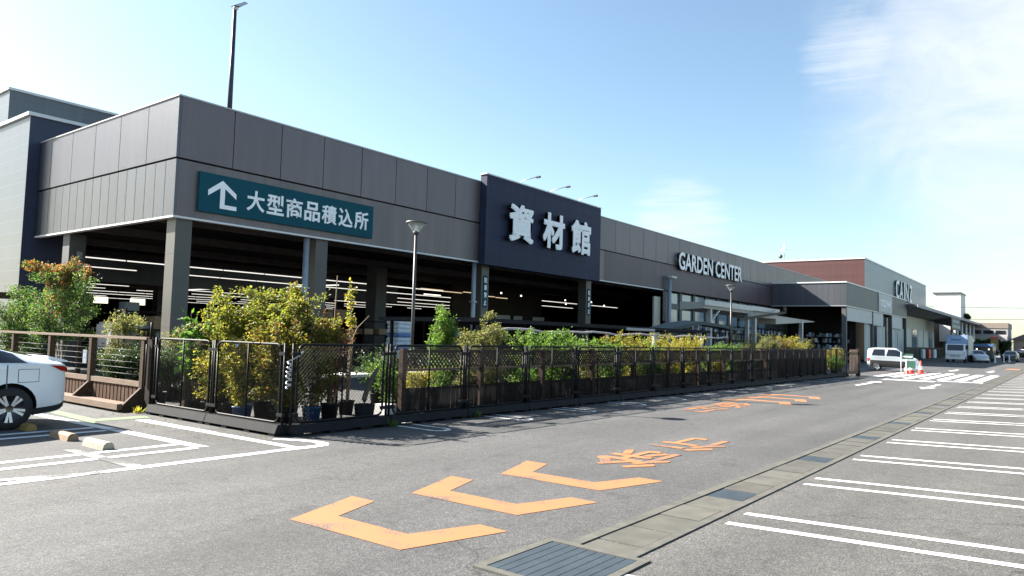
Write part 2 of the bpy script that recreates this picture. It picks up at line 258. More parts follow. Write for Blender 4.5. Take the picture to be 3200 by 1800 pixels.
M['car_glass'] = glassy('car_glass', (0.012, 0.014, 0.018))
M['rubber'] = mat('rubber', (0.018, 0.018, 0.019), 0.8)
M['alloy'] = mat('alloy', (0.62, 0.63, 0.65), 0.3, 0.5, var=0.03)
M['lens_red'] = glassy('lens_red', (0.32, 0.012, 0.010), 0.12)
M['lens_clear'] = glassy('lens_clear', (0.62, 0.64, 0.66), 0.12)
M['lens_orange'] = glassy('lens_orange', (0.60, 0.20, 0.03), 0.15)
M['plate_white'] = mat('plate_white', (0.75, 0.76, 0.74), 0.5)
M['truck_blue'] = mat('truck_blue', (0.24, 0.34, 0.50), 0.45)
M['truck_side'] = mat('truck_side', (0.52, 0.50, 0.40), 0.5)
M['stop_cream'] = mat('stop_cream', (0.24, 0.225, 0.175), 0.8, var=0.2, scale=10)
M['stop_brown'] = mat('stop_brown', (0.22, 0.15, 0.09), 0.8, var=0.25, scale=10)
M['yellow'] = mat('yellow', (0.26, 0.17, 0.05), 0.6, var=0.12, scale=10)
M['cone_red'] = mat('cone_red', (0.62, 0.05, 0.035), 0.5)
M['curtain'] = mat('curtain', (0.50, 0.53, 0.50), 0.5, var=0.15, scale=1.0, stretch=(6, 1, 0.3))
M['curtain_warm'] = mat('curtain_warm', (0.46, 0.45, 0.36), 0.55, var=0.2, scale=1.0, stretch=(6, 1, 0.3))
M['pane'] = glassy('pane', (0.20, 0.28, 0.34), 0.08)
M['pale_board'] = mat('pale_board', (0.55, 0.56, 0.54), 0.6)
M['awning'] = mat('awning', (0.36, 0.36, 0.33), 0.7, var=0.08)
M['shade_net'] = mat('shade_net', (0.020, 0.020, 0.024), 0.85, spec=0.12)
M['bag_white'] = mat('bag_white', (0.62, 0.66, 0.72), 0.5, var=0.2, scale=9)
M['bag_blue'] = mat('bag_blue', (0.10, 0.20, 0.45), 0.5, var=0.3, scale=9)
M['carton'] = mat('carton', (0.28, 0.19, 0.11), 0.8, var=0.2)
M['grey_box'] = mat('grey_box', (0.30, 0.31, 0.33), 0.6, var=0.1)
M['small_goods'] = leafmat('small_goods', [(0.30, 0.36, 0.42), (0.10, 0.12, 0.14), (0.45, 0.48, 0.5), (0.22, 0.14, 0.10), (0.14, 0.2, 0.26)], trans=0.0)
M['tarp_blue'] = mat('tarp_blue', (0.06, 0.14, 0.30), 0.55)
M['house_wall'] = mat('house_wall', (0.24, 0.20, 0.17), 0.8, var=0.08)
M['flat_wall'] = mat('flat_wall', (0.34, 0.33, 0.32), 0.8, var=0.06)
M['white_wall'] = mat('white_wall', (0.70, 0.69, 0.64), 0.7, var=0.06, scale=0.5)
M['roof_brown'] = mat('roof_brown', (0.14, 0.085, 0.075), 0.7, var=0.15)
M['green_board'] = mat('green_board', (0.025, 0.085, 0.06), 0.5)
M['pink_pave'] = mat('pink_pave', (0.42, 0.30, 0.26), 0.8, var=0.1)

# ------------------------------------------------------------------ mesh helpers
class MB:
    """collects shapes that become ONE mesh object"""
    def __init__(s): s.v = []; s.f = []; s.mi = []; s.cur = 0; s.sm = []
    def add(s, vs, fs, smooth=False):
        o = len(s.v); s.v += [tuple(p) for p in vs]
        for f in fs: s.f.append([o + i for i in f]); s.mi.append(s.cur); s.sm.append(smooth)
    def box(s, x0, x1, y0, y1, z0, z1):
        s.add([(x0, y0, z0), (x1, y0, z0), (x1, y1, z0), (x0, y1, z0), (x0, y0, z1), (x1, y0, z1), (x1, y1, z1), (x0, y1, z1)],
              [(0, 3, 2, 1), (4, 5, 6, 7), (0, 1, 5, 4), (1, 2, 6, 5), (2, 3, 7, 6), (3, 0, 4, 7)]); return s
    def bevbox(s, x0, x1, y0, y1, z0, z1, b):
        bm = bmesh.new(); bmesh.ops.create_cube(bm, size=1.0)
        for v in bm.verts: v.co = Vector(((x0 + x1) / 2 + v.co.x * (x1 - x0), (y0 + y1) / 2 + v.co.y * (y1 - y0), (z0 + z1) / 2 + v.co.z * (z1 - z0)))
        bmesh.ops.bevel(bm, geom=bm.edges[:], offset=b, segments=2, affect='EDGES'); s.addbm(bm); return s
    def addbm(s, bm, smooth=False):
        bm.verts.index_update(); s.add([v.co[:] for v in bm.verts], [[v.index for v in f.verts] for f in bm.faces], smooth); bm.free()
    def bar(s, p, q, w, h=None, up=(0, 0, 1)):
        """square bar between two points"""
        p, q = Vector(p), Vector(q); h = h or w; d = (q - p).normalized(); u = Vector(up)
        if abs(d.dot(u)) > 0.98: u = Vector((1, 0, 0))
        a = d.cross(u).normalized() * w / 2; b = a.cross(d).normalized() * h / 2
        s.add([p - a - b, p + a - b, p + a + b, p - a + b, q - a - b, q + a - b, q + a + b, q - a + b], [(0, 3, 2, 1), (4, 5, 6, 7), (0, 1, 5, 4), (1, 2, 6, 5), (2, 3, 7, 6), (3, 0, 4, 7)]); return s
    def tube(s, pts, r, n=8, cap=True, smooth=True):
        pts = [Vector(p) for p in pts]; rs = r if isinstance(r, (list, tuple)) else [r] * len(pts); ring = []
        for i, p in enumerate(pts):
            d = (pts[min(i + 1, len(pts) - 1)] - pts[max(i - 1, 0)]).normalized()
            u = Vector((0, 0, 1)) if abs(d.z) < 0.95 else Vector((1, 0, 0)); a = d.cross(u).normalized(); b = d.cross(a).normalized()
            ring.append([p + (a * math.cos(2 * math.pi * k / n) + b * math.sin(2 * math.pi * k / n)) * rs[i] for k in range(n)])
        vs = [v for rg in ring for v in rg]; fs = [(i * n + k, i * n + (k + 1) % n, (i + 1) * n + (k + 1) % n, (i + 1) * n + k) for i in range(len(pts) - 1) for k in range(n)]
        if cap: fs += [tuple(range(n))[::-1], tuple(range((len(pts) - 1) * n, len(pts) * n))]
        s.add(vs, fs, smooth); return s
    def lathe(s, prof, c=(0, 0, 0), n=24, axis='Z', smooth=True):
        vs = []
        for r, z in prof:
            for k in range(n):
                a = 2 * math.pi * k / n; p = (r * math.cos(a), r * math.sin(a), z)
                if axis == 'Y': p = (p[0], p[2], p[1])
                if axis == 'X': p = (p[2], p[0], p[1])
                vs.append((c[0] + p[0], c[1] + p[1], c[2] + p[2]))
        fs = [(i * n + k, i * n + (k + 1) % n, (i + 1) * n + (k + 1) % n, (i + 1) * n + k) for i in range(len(prof) - 1) for k in range(n)]
        s.add(vs, fs, smooth); return s
    def poly(s, pts): s.add(pts, [tuple(range(len(pts)))]); return s
    def prism(s, pts, vec):
        vec = Vector(vec); n = len(pts); a = [Vector(p) for p in pts]; s.add(a + [p + vec for p in a], [tuple(range(n))[::-1], tuple(range(n, 2 * n))] + [(i, (i + 1) % n, n + (i + 1) % n, n + i) for i in range(n)]); return s
    def build(s, name, m, parent=None, label=None, recentre=True, sharp=None):
        me = bpy.data.meshes.new(name); off = Vector((0, 0, 0))
        if parent is not None: off = parent.get('_o') and Vector(parent['_o']) or Vector((0, 0, 0))
        elif recentre and s.v:
            xs = [v[0] for v in s.v]; ys = [v[1] for v in s.v]; off = Vector(((min(xs) + max(xs)) / 2, (min(ys) + max(ys)) / 2, min(v[2] for v in s.v)))
        me.from_pydata([Vector(v) - off for v in s.v], [], s.f)
        for mm in (m if isinstance(m, (list, tuple)) else [m]): me.materials.append(mm)
        me.polygons.foreach_set('material_index', s.mi); me.polygons.foreach_set('use_smooth', s.sm); me.update()
        if sharp: me.set_sharp_from_angle(angle=rad(sharp))
        o = bpy.data.objects.new(name, me); COL.objects.link(o)
        if parent is None: o.location = off
        else: o.parent = parent
        if label: o['label'] = label
        return o
def tag(o, label=None, cat=None, group=None, kind=None):
    if label: o['label'] = label
    if cat: o['category'] = cat
    if group: o['group'] = group
    if kind: o['kind'] = kind
    return o
def thing(name, label, cat, loc=(0, 0, 0), group=None, rz=0.0, world=False):
    """an Empty at the thing's base; world=True when its parts are given in world coordinates"""
    o = bpy.data.objects.new(name, None); COL.objects.link(o); o.location = loc; o.rotation_euler = (0, 0, rz); o.empty_display_size = 0.2
    if world: o['_o'] = tuple(loc)
    return tag(o, label, cat, group)
def children(o): return [c for c in bpy.data.objects if c.parent == o]
KIDS = {}
def dup(root, loc, rz=0.0, label=None, group=None, scale=None):
    """a copy of a thing with copies of its parts and sub-parts"""
    if root.name not in KIDS: KIDS[root.name] = [(c, children(c)) for c in children(root)]
    r = root.copy(); COL.objects.link(r); r.location = loc; r.rotation_euler = (0, 0, rz)
    if scale: r.scale = scale
    if label: r['label'] = label
    if group: r['group'] = group
    for c, gs in KIDS[root.name]:
        k = c.copy(); COL.objects.link(k); k.parent = r
        for g in gs: q = g.copy(); COL.objects.link(q); q.parent = k
    return r
def struct(name, mb, m, **kw):
    o = mb.build(name, m, **kw); o['kind'] = 'structure'; return o
ORD = ['first', 'second', 'third', 'fourth', 'fifth', 'sixth', 'seventh', 'eighth', 'ninth', 'tenth', 'eleventh', 'twelfth', 'thirteenth', 'fourteenth', 'fifteenth', 'sixteenth', 'seventeenth', 'eighteenth', 'nineteenth', 'twentieth']
_cv = {}
def glyphs(text, w, h, depth=0.0, bold=0.0, keep=False):
    """lettering as (verts, faces): x to the right, y up, z towards the reader, fitted to w x h from the lower left corner"""
    c = bpy.data.curves.new('lettering', 'FONT'); c.body = text; c.size = 1.0; c.extrude = max(depth, 1e-5) / 2; c.offset = bold; c.resolution_u = 3
    o = bpy.data.objects.new('lettering', c); COL.objects.link(o)
    me = bpy.data.meshes.new_from_object(o.evaluated_get(bpy.context.evaluated_depsgraph_get()))
    vs = [v.co.copy() for v in me.vertices]; fs = [list(p.vertices) for p in me.polygons]; nz = [p.normal.z for p in me.polygons]
    bpy.data.objects.remove(o); bpy.data.meshes.remove(me); bpy.data.curves.remove(c)
    x0 = min(v.x for v in vs); x1 = max(v.x for v in vs); y0 = min(v.y for v in vs); y1 = max(v.y for v in vs)
    if not depth:
        zt = max(v.z for v in vs); fs = [f for f in fs if all(abs(vs[i].z - zt) < 1e-7 for i in f)]; nz = [1.0] * len(fs)
    sx = w / (x1 - x0); sy = h / (y1 - y0); zm = min(v.z for v in vs); zM = max(v.z for v in vs); sz = depth / (zM - zm) if depth else 1
    return [((v.x - x0) * sx, (v.y - y0) * sy, (v.z - zm) * sz) for v in vs], fs, nz
def wall_text(mb, text, x, y, z, w, h, depth=0.02, bold=0.0, side=None):
    """lettering on a wall that faces -Y; side: material slot for the letters' edges"""
    vs, fs, nz = glyphs(text, w, h, depth, bold); o = len(mb.v); mb.v += [(x + a, y - c, z + b) for a, b, c in vs]
    for f, n in zip(fs, nz): mb.f.append([o + i for i in f]); mb.mi.append(mb.cur if (side is None or all(vs[i][2] > depth * 0.98 for i in f)) else side); mb.sm.append(False)
def bold_text(mb, text, x, y, z, w, h, depth, fat, side):
    for i, (dx, dz) in enumerate(((-1, -1), (1, -1), (-1, 1), (1, 1), (0, 0))):
        wall_text(mb, text, x + dx * fat, y - 0.003 * i, z + dz * fat, w, h, depth, 0.012, side=side)
def zg(y): return 0.033 * (2.62 - y) if y < 2.62 else 0.0

# ------------------------------------------------------------------ ground, road markings, drain
g = MB(); ys = [900, 40, 2.62, -6, -300]; zs = [0, 0, 0, zg(-6), zg(-6)]
for i in range(4): g.cur = 1 if i >= 2 else 0; g.add([(-400, ys[i], zs[i]), (1500, ys[i], zs[i]), (1500, ys[i + 1], zs[i + 1]), (-400, ys[i + 1], zs[i + 1])], [(0, 3, 2, 1)])
struct('ground', g, [M['asphalt'], M['lot_asphalt']], recentre=False)
PZ = 0.004
def mark(polys, m, z=PZ, name='road_marking'):
    mb = MB()
    for p in polys: mb.poly([(x, y, zg(y) + z) for x, y in p])
    o = struct(name, mb, m)
    for pl in o.data.polygons:
        if pl.normal.z < 0: pl.flip()
    return o
def rect(x0, x1, y0, y1): return [(x0, y0), (x1, y0), (x1, y1), (x0, y1)]
CH = [(0.00, 5.42), (0.97, 5.74), (0.97, 5.41), (0.36, 5.21), (0.37, 4.34), (1.01, 4.11), (1.0, 3.79), (0.02, 4.07)]
for x in (3.98, 5.46, 6.95): mark([[(x + a, b) for a, b in CH]], M['orange_line'])
for x in (21.15, 22.62, 24.08): mark([[(x - a, 11.64 - b + 0.02) for a, b in CH][::-1]], M['orange_line'])
def road_text(ch, x0, x1, y0, y1, flip):
    vs, fs, _ = glyphs(ch, 1, 1, 0, 0.0); mb = MB()
    P = [((x1 - b * (x1 - x0), y0 + a * (y1 - y0)) if not flip else (x0 + b * (x1 - x0), y1 - a * (y1 - y0))) for a, b, c in vs]
    
    for i, (dx, dy) in enumerate(((-1, -1), (1, -1), (-1, 1), (1, 1), (0, 0), (1, 0), (-1, 0), (0, 1), (0, -1))): mb.add([(x + dx * 0.030, y + dy * 0.020, PZ + 0.0005 + 0.0003 * i) for x, y in P], [list(f) for f in fs])
    o = struct('road_marking', mb, M['orange_line'])
    for pl in o.data.polygons:
        if pl.normal.z < 0: pl.flip()
road_text('徐', 8.45, 9.95, 4.33, 5.25, False); road_text('行', 10.42, 11.86, 4.33, 5.24, False)
road_text('徐', 18.0, 19.6, 6.6, 7.5, True); road_text('行', 16.3, 17.7, 6.65, 7.45, True)
# far-side parking bays: pairs of white lines square to the drain
for k in range(-1, 26):
    xc = 6.81 + 2.45 * k
    for s in (-0.24, 0.24): mark([rect(xc + s - 0.055, xc + s + 0.055, -2.5, 2.50)], M['white_line'])
mark([rect(-2, 70, -2.62, -2.5)], M['white_line'])
# U-ended bay lines that run under the wire fence
def u_mark(x, w=0.23, y0=8.46, y1=9.9, t=0.085):
    outer, inner = [], []
    for i in range(13):
        a = math.pi + math.pi * i / 12; outer.append((x + w * math.cos(a), y0 + w + w * math.sin(a))); inner.append((x + (w - t) * math.cos(a), y0 + w + (w - t) * math.sin(a)))
    mark([[(x - w, y1)] + outer + [(x + w, y1), (x + w - t, y1)] + inner[::-1] + [(x - w + t, y1)]], M['white_line'])
for k in range(0, 13): u_mark(9.35 + 2.45 * k)
# near-left bays
mark([[(6.20, 12.95), (6.32, 8.62), (6.46, 8.62), (6.42, 13.0)]], M['white_line'])
mark([[(6.47, 8.66), (2.2, 8.74), (-3.0, 8.80), (-3.0, 8.66), (2.2, 8.60), (6.60, 8.48), (6.85, 8.50), (6.99, 8.66), (7.02, 8.9), (6.93, 9.2), (6.72, 9.55), (6.60, 9.52), (6.80, 9.15), (6.87, 8.9), (6.83, 8.72), (6.74, 8.64)]], M['white_line'], z=PZ + 0.0008)
mark([[(5.26, 14.9), (5.42, 9.58), (5.60, 9.50), (5.44, 14.95)]], M['white_line'])
for y in (9.97, 9.52): mark([rect(-3, 5.42, y - 0.07, y + 0.07)], M['white_line'], z=PZ + 0.0012)
for y in (12.42, 11.97): mark([rect(-3, 5.30, y - 0.07, y + 0.07)], M['white_line'], z=PZ + 0.0012)
mark([[(4.10, 10.45), (4.24, 10.45), (4.30, 8.72), (4.14, 8.72)]], M['faded_line'], z=PZ + 0.002)
mark([[(-2, 10.3), (3.72, 8.55), (3.82, 8.66), (-2, 10.48)]], M['faded_line'], z=PZ + 0.002)
mark([[(5.62, 15.2), (5.52, 12.85), (5.66, 13.2), (6.60, 13.15), (6.62, 13.5), (5.80, 13.55), (5.86, 15.2)]], M['green_line'], z=PZ + 0.0016)
# crossing, stop line and arrows further along the road
for i in range(7): mark([rect(43.1 - 0.05 * i, 54.2, 3.40 + 0.78 * i, 3.86 + 0.78 * i)], M['white_line'])
mark([rect(39.9, 40.9, 5.15, 7.4)], M['white_line']); mark([rect(41.4, 42.1, 3.3, 5.2)], M['white_line'])
def arrow(x, y, d):
    mark([[(x, y), (x + d * 1.6, y + 0.32), (x + d * 1.6, y + 0.09), (x + d * 5, y + 0.09), (x + d * 5, y - 0.09), (x + d * 1.6, y - 0.09), (x + d * 1.6, y - 0.32)][::1]], M['white_line'])
arrow(32.7, 4.62, 1); arrow(37.7, 7.0, -1); arrow(60, 6.7, 1); arrow(61, 4.5, 1)
mark([rect(72, 76, 3.2, 4.2)], M['orange_line'])
# drain: two lips and the concrete lids between them
d = MB()
for y0, y1 in ((3.12, 3.22), (2.62, 2.70)):
    d.box(4.98, 95, y0, y1, -0.05, 0.012)
struct('drain_kerb', d, M['concrete_lip'])
d = MB(); d.box(4.98, 95, 2.705, 3.115, -0.08, -0.012); struct('drain_channel', d, M['gap_dark'])
d = MB(); gx = []
x = 5.05; n = 0
first = [5.05, 5.62, 6.25, 6.86, 7.22]
cells = []
for k in range(27):
    a = 4.78 + 3.28 * k
    for j in range(5):
        cells.append((a + 0.0 + j * 0.56, a + (j + 1) * 0.56 - 0.03))
    gx.append((a + 2.81, a + 3.26))
cells.append((5.045, 5.31))
for a, b in cells:
    if a < 5.0: continue
    h = 0.006 + random.uniform(-0.004, 0.004); d.box(a, b, 2.715, 3.105, -0.05, h)
struct('drain_lids', d, M['concrete'])
for i, (a, b) in enumerate(gx[:12]):
    mb = MB()
    for j in range(9): mb.box(a + j * 0.05 + 0.004, a + j * 0.05 + 0.040, 2.72, 3.10, -0.04, 0.004)
    mb.box(a, b, 2.72, 2.74, -0.045, 0.002); mb.box(a, b, 3.08, 3.10, -0.045, 0.002)
    tag(mb.build('drain_grate', M['steel_plate']), 'slotted steel drain grate in the concrete drain, %s from the big cover' % ORD[i], 'drain grate', 'grates set in the drain')
t = thing('drain_cover', 'large ribbed steel drain cover in a pale concrete frame', 'drain cover', (4.55, 2.97, 0), world=True)
mb = MB()
for a in ((4.05, 5.03, 3.32, 3.39), (4.05, 5.03, 2.49, 2.56), (4.05, 4.12, 2.56, 3.32), (4.96, 5.03, 2.56, 3.32)): mb.box(*a, -0.05, 0.018)
mb.build('frame', M['concrete_lip'], t)
mb = MB()
for j in range(9): mb.box(4.13, 4.95, 2.572 + j * 0.083, 2.572 + j * 0.083 + 0.076, -0.02, 0.014)
mb.build('plate', M['steel_plate'], t); mb = MB(); mb.box(4.12, 4.96, 2.56, 3.32, -0.06, -0.018); mb.build('pit', M['gap_dark'], t)

# ------------------------------------------------------------------ main building: open hall with a deep fascia
K = 1.4
BX, BY, BT, BG, BB = 11.63, 22.4, 9.07, 7.02, 5.11
XE, YE = 98.0, 33.4
b = thing('store_building', 'long brown clad store hall, open at the front under a deep fascia', 'building', (BX, BY, 0), world=True)
mb = MB()
for i in range(47):
    x0 = BX + 1.876 * i; x1 = min(x0 + 1.876 - 0.026, XE)
    if x1 > x0 + 0.1: mb.box(x0 + 0.003, x1, BY, BY + 0.12, BG + 0.03, BT - 0.05)
mb.build('upper_panels', M['fascia'], b)
mb = MB(); mb.box(BX + 0.003, 38.4, BY + 0.02, BY + 0.14, BB + 0.06, BG - 0.03); mb.build('lower_panels', M['fascia_low'], b)
mb = MB(); mb.box(38.4, XE, BY + 0.02, BY + 0.14, BB + 0.06, BG - 0.03); mb.build('lower_panels', M['brown_clad'], b)
mb = MB()
for i in range(6):
    y0 = BY + 0.01 + 1.98 * i; y1 = min(y0 + 1.98 - 0.03, YE)
    if y1 > y0 + 0.1: mb.box(BX - 0.10, BX, y0, y1, BG + 0.03, BT - 0.05)
mb.build('side_upper_panels', M['fascia_side'], b)
mb = MB()
for i in range(17):
    y0 = BY + 0.02 + 0.66 * i; y1 = min(y0 + 0.638, YE)
    if y1 > y0: mb.box(BX - 0.08, BX, y0, y1, BB + 0.06, BG - 0.03)
mb.build('side_lower_panels', M['fascia_side_low'], b)
mb = MB(); mb.box(BX, XE, BY + 0.15, BY + 0.3, BB + 0.02, BT - 0.06); mb.box(BX + 0.02, BX + 0.15, BY + 0.3, YE, BB + 0.02, BT - 0.06); mb.build('fascia_backing', M['joint'], b)
mb = MB(); mb.box(BX - 0.13, XE, BY - 0.03, BY + 0.35, BT - 0.05, BT); mb.box(BX - 0.13, BX + 0.2, BY + 0.35, YE, BT - 0.05, BT); mb.build('coping', mat('coping', (0.42, 0.40, 0.39), 0.4, 0.2), b)
mb = MB(); mb.box(BX - 0.11, 47.0, BY - 0.02, BY + 0.16, BB, BB + 0.06); mb.box(BX - 0.11, BX + 0.1, BY + 0.16, YE, BB, BB + 0.06); mb.build('lower_trim', M['white_trim'], b)
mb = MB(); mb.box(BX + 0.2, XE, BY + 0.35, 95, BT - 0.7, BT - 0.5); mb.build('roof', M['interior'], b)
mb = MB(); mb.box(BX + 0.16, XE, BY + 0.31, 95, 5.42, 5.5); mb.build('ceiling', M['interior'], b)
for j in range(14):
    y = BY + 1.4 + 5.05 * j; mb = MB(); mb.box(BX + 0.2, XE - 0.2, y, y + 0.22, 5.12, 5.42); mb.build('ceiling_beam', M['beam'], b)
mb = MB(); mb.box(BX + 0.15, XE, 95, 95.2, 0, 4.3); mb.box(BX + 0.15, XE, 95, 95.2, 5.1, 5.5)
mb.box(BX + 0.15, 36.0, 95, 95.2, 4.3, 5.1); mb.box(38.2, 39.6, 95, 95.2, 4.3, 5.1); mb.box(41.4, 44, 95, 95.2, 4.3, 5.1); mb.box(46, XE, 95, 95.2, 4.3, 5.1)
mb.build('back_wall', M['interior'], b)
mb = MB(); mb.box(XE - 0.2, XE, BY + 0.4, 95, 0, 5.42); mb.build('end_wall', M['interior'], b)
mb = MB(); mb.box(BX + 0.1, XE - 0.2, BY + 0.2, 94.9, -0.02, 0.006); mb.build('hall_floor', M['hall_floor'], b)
def column(x, y, w, h, m):
    mb = MB(); mb.box(x, x + w, y, y + w, 0, h - 0.14)
    for z in (1.62, 3.98): mb.box(x - 0.004, x + w + 0.004, y - 0.004, y + w + 0.004, z, z + 0.02)
    return mb.build('column', m, b)
for x in (11.72, 17.18, 27.0, 36.65): column(x, BY + 0.16, 0.55, BB + 0.15, M['column'])
for y in (30.5,): column(11.72, y, 0.6, BB + 0.15, M['column_dark'])
for y in (44.0, 60.0, 76.0):
    for x in (13.5, 22.0, 31.0, 40.0, 49.0): column(x, y, 0.6, 5.5, M['column_dark'])
column(27.4, 30.5, 0.8, 5.5, M['column_dark'])
for x in (16.8, 26.5):
    mb = MB(); mb.tube([(x, BY + 0.22, 0.0), (x, BY + 0.22, BB - 0.02)], 0.11, 12); mb.box(x - 0.13, x + 0.13, BY + 0.08, BY + 0.36, 3.2, 3.26); mb.build('downpipe', M['pipe_grey'], b)
# rows of tube lamps under the ceiling
mt = MB(); cnt = 0; rest = MB()
for r in range(10):
    y = 34.9 + 5.6 * r; x0 = 13.5
    for i in range(20):
        x = x0 + 2.46 * i + (r % 3) * 0.7
        if random.random() < (0.04 if r < 4 else 0.3) or x > 62: continue
        if cnt < 88:
            o = MB().box(x, x + 2.36, y, y + 0.10, 4.635, 4.68)
            o.build('tube_lamp', M['tube'], b); cnt += 1
        else: rest.box(x, x + 2.36, y, y + 0.10, 4.635, 4.68)
for i in range(9): rest.box(30.0, 30.1, 37 + 2.5 * i, 39.4 + 2.5 * i, 4.55, 4.63)
o = rest.build('tube_lamps', M['tube'], b); o['kind'] = 'stuff'
# warm-lit shop end of the hall
mb = MB(); mb.box(36.5, 47.0, 33.0, 33.15, 0, 5.1); mb.build('shop_wall', mat('shop_wall', (0.035, 0.026, 0.018), 0.8), b)
for x, z in ((41.2, 4.15), (41.3, 3.9), (44.6, 4.2), (46.4, 4.05), (34.2, 4.2), (36.2, 4.15)):
    MB().lathe([(0.0, -0.05), (0.045, -0.035), (0.055, 0.015), (0.03, 0.05), (0.0, 0.06)], (x, 27.0, z), 12).build('spot_lamp', M['bulb'], b)
for x0, x1, z in ((31.5, 33.4, 4.35), (33.6, 35.2, 4.30), (35.4, 36.3, 4.38), (37.6, 38.6, 4.25), (38.8, 40.0, 4.22), (31.8, 33.2, 4.02)):
    MB().box(x0, x1, 31.0, 31.12, z, z + 0.045).build('tube_lamp', M['bulb'] if z < 4.1 else emit('warm_tube', (1.0, 0.72, 0.42), 0.16), b)
for i, x in enumerate((38.6, 40.0, 41.0, 43.2, 45.6)):
    MB().box(x, x + (0.7, 0.6, 1.7, 1.0, 1.5)[i], 32.8, 32.9, 2.45, 3.15).build('notice_board', M['pale_board'], b)
# garden shop front right of the hall
mb = MB(); mb.box(47.6, 97.9, BY + 0.3, BY + 0.45, 0, 2.6); mb.box(47.6, 97.9, BY + 0.3, BY + 0.45, 3.9, 4.3); mb.box(70, 97.9, BY + 0.3, BY + 0.45, 2.6, 3.9); mb.box(70, 97.9, BY + 0.3, BY + 0.45, 4.3, 5.1)
for i in range(10): mb.box(47.5 + 2.4 * i, 47.9 + 2.4 * i, BY + 0.25, BY + 0.45, 0, BB)
mb.build('shop_front', M['charcoal_clad'], b)
for i in range(9):
    f = MB().box(47.95 + 2.4 * i, 49.86 + 2.4 * i, BY + 0.36, BY + 0.40, 4.31, 5.05).build('window', M['pane'], b)
for i in range(9):
    mb = MB(); x = 47.95 + 2.4 * i; mb.box(x, x + 1.9, BY + 0.36, BY + 0.40, 2.62, 3.88); w = mb.build('window', M['pane'], b)
    mb = MB()
    for q in (0.6, 1.25): mb.box(x + q, x + q + 0.06, BY + 0.33, BY + 0.359, 2.62, 3.88)
    mb.box(x, x + 1.9, BY + 0.335, BY + 0.358, 3.2, 3.26); mb.build('muntins', M['column_dark'], w)
mb = MB(); mb.box(45.6, 46.6, BY + 0.2, BY + 0.3, 0, 4.65); mb.build('side_screen', M['curtain_warm'], b)
# tall floodlight pipe on the front
p = thing('flood_lamp', 'grey pipe mast with a small flood lamp on the garden front', 'lamp', (47.2, BY - 0.2, 0), world=True)
MB().box(46.55, 46.95, BY - 0.02, BY - 0.004, 3.0, 6.1).build('backing_plate', M['column_dark'], p)
MB().tube([(47.2, BY - 0.2, 0), (47.2, BY - 0.2, 6.0)], 0.13, 12).build('pole', M['pipe_grey'], p); MB().bevbox(47.0, 47.9, BY - 0.45, BY - 0.1, 6.0, 6.16, 0.03).build('lamp_head', M['pale_board'], p)
# ---- signs on the front
sg = thing('direction_sign', 'long teal sign with a white up-left arrow and seven white characters', 'sign', (12.3, BY - 0.1, 5.42), world=True)
MB().box(12.3, 19.73, BY - 0.10, BY - 0.01, 5.42, 6.72).build('panel', M['sign_teal'], sg)
mb = MB(); A = lambda px, pz: (12.3 + px, BY - 0.118, 5.42 + pz)
mb.poly([A(0.30, 0.74), A(0.80, 1.12), A(1.32, 0.74), A(1.32, 0.56), A(0.90, 0.86), A(0.90, 0.32), A(1.34, 0.32), A(1.34, 0.18), A(0.73, 0.18), A(0.73, 0.86), A(0.30, 0.55)][::-1])
mb.build('arrow', M['sign_white'], sg)
for i, c in enumerate('大型商品積込所'):
    mb = MB(); wall_text(mb, c, 14.02 + 0.79 * i, BY - 0.101, 5.70, 0.70, 0.72, 0.02, 0.022); mb.build('letter', M['sign_white'], sg)
sg = thing('store_sign', 'tall navy board with three big white raised characters', 'sign', (26.7, BY - 0.4, 5.08), world=True)
MB().box(26.5, 37.2, BY - 0.42, BY - 0.03, 5.02, 9.36).build('board', M['navy'], sg)
mb = MB(); mb.box(26.46, 37.24, BY - 0.44, BY - 0.01, 9.36, 9.42); mb.build('coping', M['white_trim'], sg)
for x, c in ((27.92, '資'), (30.80, '材'), (33.52, '館')):
    mb = MB(); bold_text(mb, c, x, BY - 0.55, 6.36, 1.97, 1.80, 0.22, 0.045, 1); mb.build('letter', [M['sign_white'], M['letter_side']], sg)
sg = thing('garden_sign', 'white raised GARDEN CENTER lettering on the brown wall', 'sign', (48.6, BY - 0.2, 6.8), world=True)
mb = MB(); bold_text(mb, 'GARDEN CENTER', 48.6, BY - 0.08, 6.78, 12.7, 1.26, 0.16, 0.018, 1); mb.build('lettering', [M['sign_white'], M['letter_side']], sg)
for i, x in enumerate((29.35, 32.1, 34.95)):
    l = thing('sign_lamp', '%s lamp arm reaching out over the navy board' % ('first', 'middle', 'last')[i], 'lamp', (x, BY - 0.2, 9.55), 'lamp arms above the navy board', world=True)
    MB().tube([(x, BY - 0.2, 9.42), (x, BY - 0.35, 9.56), (x, BY - 1.25, 9.66)], 0.02, 6).build('arm', M['galv'], l)
    MB().bevbox(x - 0.06, x + 0.06, BY - 1.52, BY - 1.25, 9.60, 9.70, 0.02).build('lamp_head', M['lamp_metal'], l)
for i, (x, y) in enumerate(((27.0, BY + 0.159), (36.65, BY + 0.159), (11.8, 30.45))):
    c = thing('column_sign', 'narrow upright sign, four white characters, on the %s' % ('column under the navy board', 'column past the navy board', 'dark inner hall column')[i], 'sign', (x, y, 3.5), 'upright signs on the columns', world=True)
    MB().box(x + 0.14, x + 0.42, y - 0.03, y - 0.004, 3.0, 4.55).build('panel', M['column_dark'] if i == 2 else M['sign_teal'], c)
    mb = MB()
    for j, ch in enumerate('駐車禁止'): wall_text(mb, ch, x + 0.17, y - 0.032, 4.18 - 0.36 * j, 0.22, 0.28, 0.01, 0.02)
    mb.build('lettering', M['grey_box'] if i == 2 else M['sign_white'], c)

